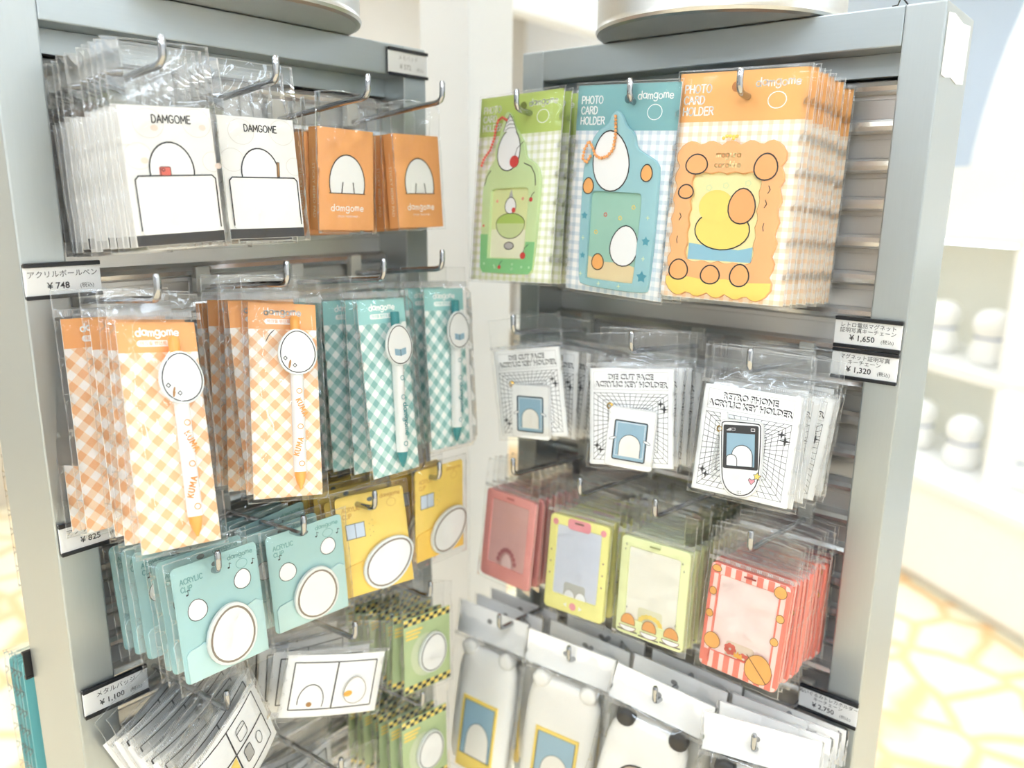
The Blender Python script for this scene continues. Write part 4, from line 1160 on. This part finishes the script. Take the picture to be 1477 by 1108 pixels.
# ---- plush card pouches under a white header
def plush_mat():
    m, n, l, b = nodes('white_plush')
    tc = n.new('ShaderNodeTexCoord'); nz = n.new('ShaderNodeTexNoise'); nz.inputs['Scale'].default_value = 900; nz.inputs['Detail'].default_value = 3
    l.new(tc.outputs['Object'], nz.inputs['Vector'])
    bp = n.new('ShaderNodeBump'); bp.inputs['Strength'].default_value = .5; bp.inputs['Distance'].default_value = .001; l.new(nz.outputs[0], bp.inputs['Height']); l.new(bp.outputs[0], b.inputs['Normal'])
    b.inputs['Base Color'].default_value = lin((246, 244, 238)); b.inputs['Roughness'].default_value = .9; b.inputs['Sheen Weight'].default_value = .3
    return m
M_plush = plush_mat()
def puff(bm, pts, depth, mi=0, y=0):
    prof = ((1, 0), (.985, .42), (.94, .68), (.84, .86), (.66, .96), (.4, 1), (.12, 1.0))
    n = len(pts)
    for sgn in (-1, 1):
        prev = None
        for k, d in prof:
            q = scl(pts, k); L = [bm.verts.new((x, y + sgn * depth * d, z)) for x, z in q]
            if prev:
                for a in range(n):
                    f = bm.faces.new((prev[a], prev[(a + 1) % n], L[(a + 1) % n], L[a])); f.smooth = True; f.material_index = mi
            prev = L
        f = bm.faces.new(prev); f.material_index = mi; f.smooth = True
    bmesh.ops.remove_doubles(bm, verts=bm.verts[:], dist=1e-5); bmesh.ops.recalc_face_normals(bm, faces=bm.faces[:])
def plush(kind):
    def b(label, M, group):
        t = empty('plush_pouch', label, 'plush pouch', M, group)
        w, h = .1, .038
        s = Sheet(); s.slab(rect(-w / 2, -h / 2, w / 2, h / 2), -.0004, .0012, M_paper); s.poly(circ(-.004, .006, .0036, .0030, 12), mat('peg_hole_grey', (150, 150, 150), .7), 5); link('header_card', s.mesh('header_card'), t)
        o = [(-.041, -.158), (-.036, -.170), (.036, -.170), (.041, -.158), (.0425, -.11), (.042, -.062), (.040, -.046), (.034, -.0345), (.022, -.0300), (0, -.0290), (-.022, -.0300), (-.034, -.0345), (-.040, -.046), (-.042, -.062), (-.0425, -.11)]
        bm = bmesh.new(); puff(bm, o, .0095, 0, .006); body = link('body', fin(bm, 'body', M_plush), t)
        for sx in (-1, 1):
            bm = bmesh.new(); puff(bm, circ(sx * .0275, -.0310, .0100, .0095, 14), .0075, 0, .0005)
            e = link('ear', fin(bm, 'ear', M_black if kind == 'black' else M_plush), t)
            if kind == 'black': e['label'] = 'black satin ear'
        s = Sheet()
        if kind == 'white':
            fo = rect(-.0255, -.172, .0255, -.087); fi = rect(-.0225, -.156, .0225, -.091)
            s.frame(fo, fi, -.0052, -.001, M_yell, .0004); link('window_frame', s.mesh('window_frame'), t)
            s = Sheet(); s.base = -.0040; s.poly(fi, M_blue, 0); s.ring(fi, inset(fi, .0009), M_ink, 2)
            d = [(.002 + .0165 * math.cos(R(q)), -.136 + .0215 * math.sin(R(q))) for q in range(0, 181, 12)]; d = [(.019, -.1555)] + d + [(-.0150, -.1555)]
            s.poly(d, M_ivory, 1); s.stroke(d, .0006, M_ink, 3); link('insert', s.mesh('insert'), t)
        else:
            fo = circ(0, -.094, .0200, .0185, 24); fi = circ(0, -.094, .0188, .0173, 24)
            s.frame(fo, fi, -.0052, -.001, M_black, .0003); link('window_frame', s.mesh('window_frame'), t)
            s = Sheet(); s.base = -.0045; s.poly(fi, mat('tan_patch', (196, 180, 162), .7), 0); link('insert', s.mesh('insert'), t)
        parts(t, ('bag', bag_mesh(.106, .0200, -.178, -.0190, -.172, .0120, 51, M_film, .0175, .9)))
        link('bag_seal', seal_mesh(.105, -.0212, .004, -.0022), t)
        return t
    return b

# ------------------------------------------------------------------ poses of the front packs (metres, degrees)
Q = {
'padA':((0.0836,-0.4122,1.4596),-1.4,-2.1,-2.1), 'padB':((0.0631,-0.3264,1.4600),-4.6,-6.1,-0.2),
'memoA':((0.0452,-0.2253,1.4604),-3.4,-0.2,1.6), 'memoB':((0.0449,-0.1333,1.4610),-0.7,-4.1,-0.3),
'penA':((0.1024,-0.4425,1.2776),-1.4,-18.1,6.5), 'penB':((0.0812,-0.3285,1.2779),-18.0,-17.4,6.1),
'penC':((0.0941,-0.2234,1.2720),0.8,-8.7,2.5), 'penD':((0.0782,-0.1287,1.2728),1.2,-7.3,4.2),
'clipA':((0.0935,-0.4080,1.1170),-2.4,-5.9,-0.4), 'clipB':((0.0804,-0.3137,1.1106),-10.9,1.8,-3.6),
'clipC':((0.0829,-0.2366,1.1176),-14.5,-12.4,-0.1), 'clipD':((0.0861,-0.1499,1.1238),1.8,-3.3,3.5),
'comicA':((0.1075,-0.4141,0.9921),22,-9.5,-14.7), 'comicB':((0.0802,-0.2913,0.9849),-18.3,-5.1,14.5),
'greenC':((0.0847,-0.1699,0.9675),-7.2,-4.9,3.5), 'greenD':((0.085,-0.1760,0.8480),-6,-5,3), 'comicC':((0.085,-0.305,0.845),-6,-5,6),
'holdA':((0.1306,-0.0849,1.4549),-0.7,-7.3,-1.9), 'holdB':((0.2559,-0.0914,1.4521),-1.1,-0.9,2.3), 'holdC':((0.3592,-0.0872,1.4562),5.9,-4.7,0.6),
'keyA':((0.1452,-0.0740,1.2472),5.0,-4.3,-10.8), 'keyB':((0.2729,-0.0823,1.2463),11.0,-9.0,-5.8), 'keyC':((0.3896,-0.0902,1.2465),4.4,-9.9,0.3),
'cardA':((0.1177,-0.0757,1.0751),-2.1,-6.9,0.2), 'cardB':((0.2170,-0.0835,1.0752),2.1,-8.0,-1.3), 'cardC':((0.3067,-0.0848,1.0781),3.1,-3.4,-0.0), 'cardD':((0.4007,-0.0878,1.0796),2.2,-3.2,2.3),
'plushA':((0.0983,-0.0787,0.9591),1.8,-12,-1), 'plushB':((0.2159,-0.0894,0.9706),12,-3,5), 'plushC':((0.3237,-0.0864,0.9683),14,-4,11), 'plushD':((0.4265,-0.0906,0.9724),16,-2,1),
}
bunch('L', pad('phone'), Q['padA'], 11, -.024, 'white laptop note pad with a coral phone, frontmost in its bag', '{} white note pad back in the bunch with the coral phone', 'white note pads with a coral phone', (.8, .6, .001, .001), (0, -2, -1))
bunch('L', pad('pencil'), Q['padB'], 6, -.020, 'white laptop note pad with a brown pencil, frontmost of its bunch', '{} white note pad back in the bunch with the brown pencil', 'white note pads with a brown pencil', (.8, .6, .001, .001))
bunch('L', memo, Q['memoA'], 3, .006, 'orange boxed memo pad beside the brown pencil note pads, frontmost of its peg', '{} orange memo box back on the peg beside the pencil note pads', 'orange memo boxes on the nearer peg', (1.5, .8, .001, .001))
bunch('L', memo, Q['memoB'], 3, .006, 'orange boxed memo pad nearest the pale post, frontmost of its peg', '{} orange memo box back on the peg nearest the pale post', 'orange memo boxes on the further peg', (1.5, .8, .001, .001))
bunch('L', pen('orange', 'KUMA', 0), Q['penA'], 5, -.005, 'frontmost orange gingham pen pack, on the peg beside the 748 yen tag', '{} orange gingham pen pack back, on the peg beside the 748 yen tag', 'orange pens beside the 748 yen tag', (2.5, 1.5, .003, .002), (0, -8, 2))
bunch('L', pen('orange', 'KUMA', 1), Q['penB'], 5, -.004, 'frontmost orange gingham pen pack beside the teal pens', '{} orange gingham pen pack back, in the bunch beside the teal pens', 'orange pens beside the teal pens', (1.5, 1.2, .003, .002), (-8, -6, 3))
bunch('L', pen('teal', 'damgome', 0), Q['penC'], 5, -.010, 'frontmost teal gingham pen pack beside the orange pens', '{} teal gingham pen pack back, in the bunch beside the orange pens', 'teal pens beside the orange pens', (3, 1.5, .003, .002), (0, -5, 2))
bunch('L', pen('teal', 'damgome', 1), Q['penD'], 4, -.010, 'frontmost teal gingham pen pack beside the pale post', '{} teal gingham pen pack back, in the bunch beside the pale post', 'teal pens beside the pale post', (3, 1.5, .003, .002), (0, -4, 2))
bunch('L', clip('mint'), Q['clipA'], 6, -.015, 'frontmost mint clip card with large white oval, under the orange pens', '{} mint clip card back, in the bunch above the tilted comic cards', 'mint clip cards above the tilted comic cards', (3, 2, .003, .002), (-1, -3, -2))
bunch('L', clip('mint'), Q['clipB'], 5, -.015, 'frontmost mint clip card with large white oval, beside the yellow clip cards', '{} mint clip card back, in the bunch beside the yellow clip cards', 'mint clip cards beside the yellow clip cards', (3, 2, .003, .002), (-3, -2, -3))
bunch('L', clip('yellow'), Q['clipC'], 6, -.015, 'frontmost yellow clip card with white slanting oval, beside the mint clip cards', '{} yellow clip card back, in the bunch beside the mint clip cards', 'yellow clip cards beside the mint ones', (3, 2, .003, .002), (-4, -4, -2))
bunch('L', clip('yellow'), Q['clipD'], 4, -.012, 'frontmost yellow clip card with white slanting oval, beside the pale post', '{} yellow clip card back, in the bunch beside the pale post', 'yellow clip cards beside the pale post', (3, 2, .003, .002))
bunch('L', comic('tilted'), Q['comicA'], 8, .004, 'white four-panel comic card hanging tilted, frontmost of its peg', '{} four-panel comic card back, in the tilted bunch', 'tilted comic cards', (1.5, 2, .002, .002), (14, -6, -20))
bunch('L', comic('level'), Q['comicB'], 5, -.010, 'white two-panel comic card with metal badge, hanging level beside the green packs', '{} two-panel comic card back, in the level bunch beside the green packs', 'level comic cards', (3, 2, .002, .002), (-6, -4, 6))
bunch('L', green, Q['greenC'], 8, -.012, 'frontmost green badge pack with yellow black striped ends, on the upper peg', '{} green badge pack back, on the upper peg', 'green striped packs on the upper peg', (3, 1.5, .002, .002))
bunch('L', green, Q['greenD'], 7, -.012, 'frontmost green badge pack with yellow black striped ends, on the lower peg', '{} green badge pack back, on the lower peg', 'green striped packs on the lower peg', (3, 1.5, .002, .002))
bunch('L', comic('level'), Q['comicC'], 4, .0, 'comic card in a clear bag, frontmost on the lowest peg under the level comic cards', '{} comic card back, on the lowest peg under the level comic cards', 'comic cards on the lowest peg', (4, 2, .003, .002))
bunch('R', holder('green'), Q['holdA'], 6, .012, 'frontmost green photo card holder with melon dish and cherries', '{} green photo card holder back in its bunch', 'green photo card holders', (.8, .4, .001, .001), drop=.05)
bunch('R', holder('teal'), Q['holdB'], 6, .012, 'frontmost teal photo card holder with orange ball chain', '{} teal photo card holder back in its bunch', 'teal photo card holders', (.8, .4, .001, .001), drop=.05)
bunch('R', holder('orange'), Q['holdC'], 12, -.022, 'frontmost orange photo card holder with scalloped frame', '{} orange photo card holder back in its bunch', 'orange photo card holders', (.8, .4, .001, .001), drop=.05)
bunch('R', keyholder('face'), Q['keyA'], 5, .0, 'frontmost white key holder card beside the pale post, hanging crooked', '{} white key holder card back, in the crooked bunch beside the pale post', 'key holder cards beside the pale post', (2.5, 2, .003, .001), (0, -3, 2), power=.8)
bunch('R', keyholder('face'), Q['keyB'], 7, -.012, 'frontmost white die cut face key holder card, under the teal photo card holders', '{} die cut face key holder card back, under the teal photo card holders', 'die cut face key holder cards', (2, 1.5, .002, .001), (1, -3, 1))
bunch('R', keyholder('phone'), Q['keyC'], 8, -.012, 'frontmost white retro phone key holder card', '{} retro phone key holder card back in its bunch', 'retro phone key holder cards', (2.5, 2.5, .004, .002), (1, -4, 4))
bunch('R', case('pink'), Q['cardA'], 7, -.004, 'frontmost pink framed card case with a rosy blossom ring', '{} pink framed card case back in its bunch', 'pink card cases', (1, .6, .0012, .001))
bunch('R', case('yellow'), Q['cardB'], 7, -.010, 'frontmost yellow framed card case with lilac window and pink clasp', '{} yellow framed card case back in its bunch', 'yellow card cases', (1, .6, .0012, .001))
bunch('R', case('lime'), Q['cardC'], 9, -.016, 'frontmost lime framed card case with three buns on trays', '{} lime framed card case back in its bunch', 'lime card cases', (1, .6, .0012, .001))
bunch('R', case('red'), Q['cardD'], 11, -.022, 'frontmost red and pink striped card case with apricot ovals', '{} red and pink striped card case back in its bunch', 'red striped card cases', (1.2, .8, .0012, .001))
bunch('R', plush('white'), Q['plushA'], 3, .020, 'frontmost white eared plush pouch with yellow framed window, beside the pale post', '{} white eared plush pouch back, beside the pale post', 'white plush pouches beside the pale post', (1.5, .6, .001, .001), drop=.16)
bunch('R', plush('white'), Q['plushB'], 3, .020, 'frontmost white eared plush pouch with yellow framed window, under the yellow card cases', '{} white eared plush pouch back, under the yellow card cases', 'white plush pouches under the yellow card cases', (1.5, .6, .001, .001), drop=.16)
bunch('R', plush('black'), Q['plushC'], 3, .020, 'frontmost black eared white plush pouch, under the lime card cases', '{} black eared white plush pouch back, under the lime card cases', 'black eared plush pouches under the lime card cases', (1.5, .6, .001, .001), drop=.16)
bunch('R', plush('black'), Q['plushD'], 4, .010, 'frontmost black eared white plush pouch, under the red striped card cases', '{} black eared white plush pouch back, under the red striped card cases', 'black eared plush pouches under the red striped card cases', (2, .6, .003, .002), drop=.30)

# ------------------------------------------------------------------ packs on the far side of the first rack
def pouch(m, w, h, nm):
    def b(label, M, group):
        t = empty('hanging_pouch', label, 'pouch', M, group)
        s = Sheet(); s.slab(rrect(-w / 2, -h / 2, w / 2, h / 2, .003), 0, .002, m); link('card', s.mesh('card'), t)
        parts(t, ('bag', bag_mesh(w + .008, h / 2 + .01, -h / 2 - .006, h / 2, -h / 2, .004, 61, M_film, .003, 1.2)))
        return t
    return b
def back_bunch(m, w, h, x, y, z, n, what, grp):
    b = pouch(m, w, h, what); f = None
    for k in range(n):
        Mx = Matrix.Translation((x - .013 * k, y + random.gauss(0, .001), z - .004 * k)) @ Matrix.Rotation(R(-90 + random.gauss(0, 2)), 4, 'Z')
        lab = f'{ORD[k]} {what} out, behind the rack of pens'
        f = f and (dup(f, Mx, lab) and f) or b(lab, Mx, grp)
back_bunch(mat('teal_pouch', (110, 186, 190), .4), .07, .13, -.125, -.455, .955, 4, 'teal pouch', 'teal pouches behind the rack')
back_bunch(mat('amber_pouch', (232, 184, 70), .4), .07, .12, -.150, -.430, 1.145, 3, 'amber pouch', 'amber pouches behind the rack')
M = Matrix.Translation((-.0985, -.470, 1.030)) @ Matrix.Rotation(R(-90), 4, 'Z')
t = empty('price_tag', 'black edged price tag on the far side of the rack of pens, seen edge on', 'price tag', M)
bm = bmesh.new(); box(bm, -.027, .027, -.002, .002, .0105, .0135); box(bm, -.027, .027, -.002, .002, -.0135, -.0105); box(bm, -.027, .027, .0, .0018, -.0105, .0105); link('channel', fin(bm, 'channel', M_black, .0004), t)
s = Sheet(); s.slab(rect(-.026, -.0105, .026, .0105), -.0006, 0, M_paper); link('paper', s.mesh('paper'), t)

# ------------------------------------------------------------------ the shop beyond
# white gondola shelf
E1, E2 = Vector((.8345, -.5510, 0)), Vector((-.5510, -.8345, 0))     # along the shelf, out towards the aisle
MS = Matrix.Translation((-.28, 2.67, 0)) @ Matrix.Rotation(math.atan2(E1.y, E1.x), 4, 'Z')
t = empty('shop_shelf', 'white shop shelving with cupboard base holding white plush toys', 'shelf', MS)
def sb(nm, *a, m=M_shelf, bev=.003): return link(nm, boxmesh(nm, m, *a, bev), t)
Lh = 2.4
sb('cupboard', -.3, Lh, 0, .5, .05, .40); sb('counter', -.32, Lh + .02, -.02, .52, .40, .44)
sb('kick_board', -.28, Lh - .02, .03, .48, 0, .05, m=mat('pale_kick', (224, 222, 216), .5))
sb('shelf_board', -.3, Lh, .06, .5, .815, .855); sb('shelf_board', -.3, Lh, .06, .5, 1.30, 1.335)
sb('sign_board', -.3, Lh, .10, .16, 1.335, 1.56)
sb('back_panel', -.3, Lh, .48, .5, .44, 1.56, m=mat('khaki_panel', (232, 230, 216), .6))
for x in (-.3, .55, 1.45, Lh - .02): sb('upright', x, x + .02, .07, .5, .44, 1.335)
for z in (.812, 1.297): link('added_fill_strip', boxmesh('added_fill_strip', M_fill_strip, -.25, Lh - .05, .12, .145, z - .006, z), t)  # glowing strips added under the boards to brighten the shelving and toys
# generic white plush toys on the boards
def toy():
    bm = bmesh.new()
    lathe(bm, [(.02, 0), (.055, .004), (.068, .03), (.066, .06), (.054, .09), (.05, .1), (.062, .125), (.066, .15), (.058, .178), (.036, .197), (.008, .203)], 20)
    return fin(bm, 'body', M_plush)
TOY = toy(); bm = bmesh.new(); lathe(bm, [(.044, 0), (.056, .006), (.052, .013), (.046, .015)], 16); SCARF = fin(bm, 'collar', mat('grey_collar', (150, 158, 176), .8))
for zi, z in enumerate((.44, .855)):
    for q in range(9):
        p = MS @ Vector((-.2 + q * .26 + .05 * zi, .22 + .03 * (q % 2), z))
        o = empty('plush_toy', f'white plush toy with grey collar, {NTH[q]} from the racks on the shelving {("counter", "middle board")[zi]}', 'plush toy', Matrix.Translation(p), 'white plush toys on the shop shelving')
        link('body', TOY, o); c = link('collar', SCARF, o); c.location.z = .091
# white arched partition in front of the blue grey end wall
def arch():
    s = Sheet(); s.base = 0
    pts = [(0, 0), (.0, 1.35)] + [(.0 + .9 * (1 - math.cos(R(a))), 1.35 + 1.45 * math.sin(R(a))) for a in range(6, 91, 6)] + [(2.4, 2.8), (2.4, 0)]
    s.slab(pts, -.06, .06, M_shelf)
    o = link('partition_arch', s.mesh('partition_arch')); o.matrix_world = Matrix.Translation((-.10, 3.36, 0)) @ Matrix.Rotation(math.atan2(E1.y, E1.x), 4, 'Z')
    tag(o, 'tall white partition with curved shoulder behind the shop shelving', 'partition')
arch()
# wall shelving far behind the post, with track lamps
t = empty('wall_shelf', 'long white wall shelving far behind the pale post', 'shelf', Matrix.Translation((X0 + .02, 3.0, 0)))
for z in (.5, 1.0, 1.5, 2.0): link('shelf_board', boxmesh('shelf_board', M_shelf, 0, .4, -2.4, 1.2, z, z + .03, .003), t)
for y in (-2.4, -1.2, 0, 1.17): link('upright', boxmesh('upright', M_shelf, 0, .4, y, y + .03, 0, 2.05, .003), t)
for q, (y, x) in enumerate(((2.4, -2.9), (3.3, -2.6))):
    t = empty('track_light', ('white ceiling track with two spot lamps, nearer the racks', 'white ceiling track with two spot lamps, nearer the end wall')[q], 'track light', Matrix.Translation((x, y, 2.62)), 'spot lamp tracks')
    link('track', boxmesh('track', M_shelf, -.5, .9, -.02, .02, 0, .04, .003), t)
    for s_ in (-.4, .7): link('hanger', boxmesh('hanger', M_shelf, s_ - .006, s_ + .006, -.006, .006, .04, ZC - 2.62), t)
    for s_ in (-.1, .55):
        bm = bmesh.new(); lathe(bm, [(.03, 0), (.038, .005), (.04, .09), (.02, .1)], 20); h_ = link('spot_housing', fin(bm, 'spot_housing', M_shelf), t, (s_, 0, -.1))
        bm = bmesh.new(); lathe(bm, [(.004, -.002), (.03, -.002), (.03, 0), (.004, 0.0)], 20); link('spot_lens', fin(bm, 'spot_lens', M_lamp), h_)
# white beam above
t = empty('ceiling_beam', 'white overhead beam behind the pale post', 'beam', Matrix.Translation((-1.9, 2.4, 2.26)))
link('beam', boxmesh('beam', M_shelf, -.05, .05, -1.7, 1.7, 0, .2, .004), t)
for y in (-1.5, 1.5): link('hanger', boxmesh('hanger', M_shelf, -.012, .012, y - .012, y + .012, .2, ZC - 2.26), t)
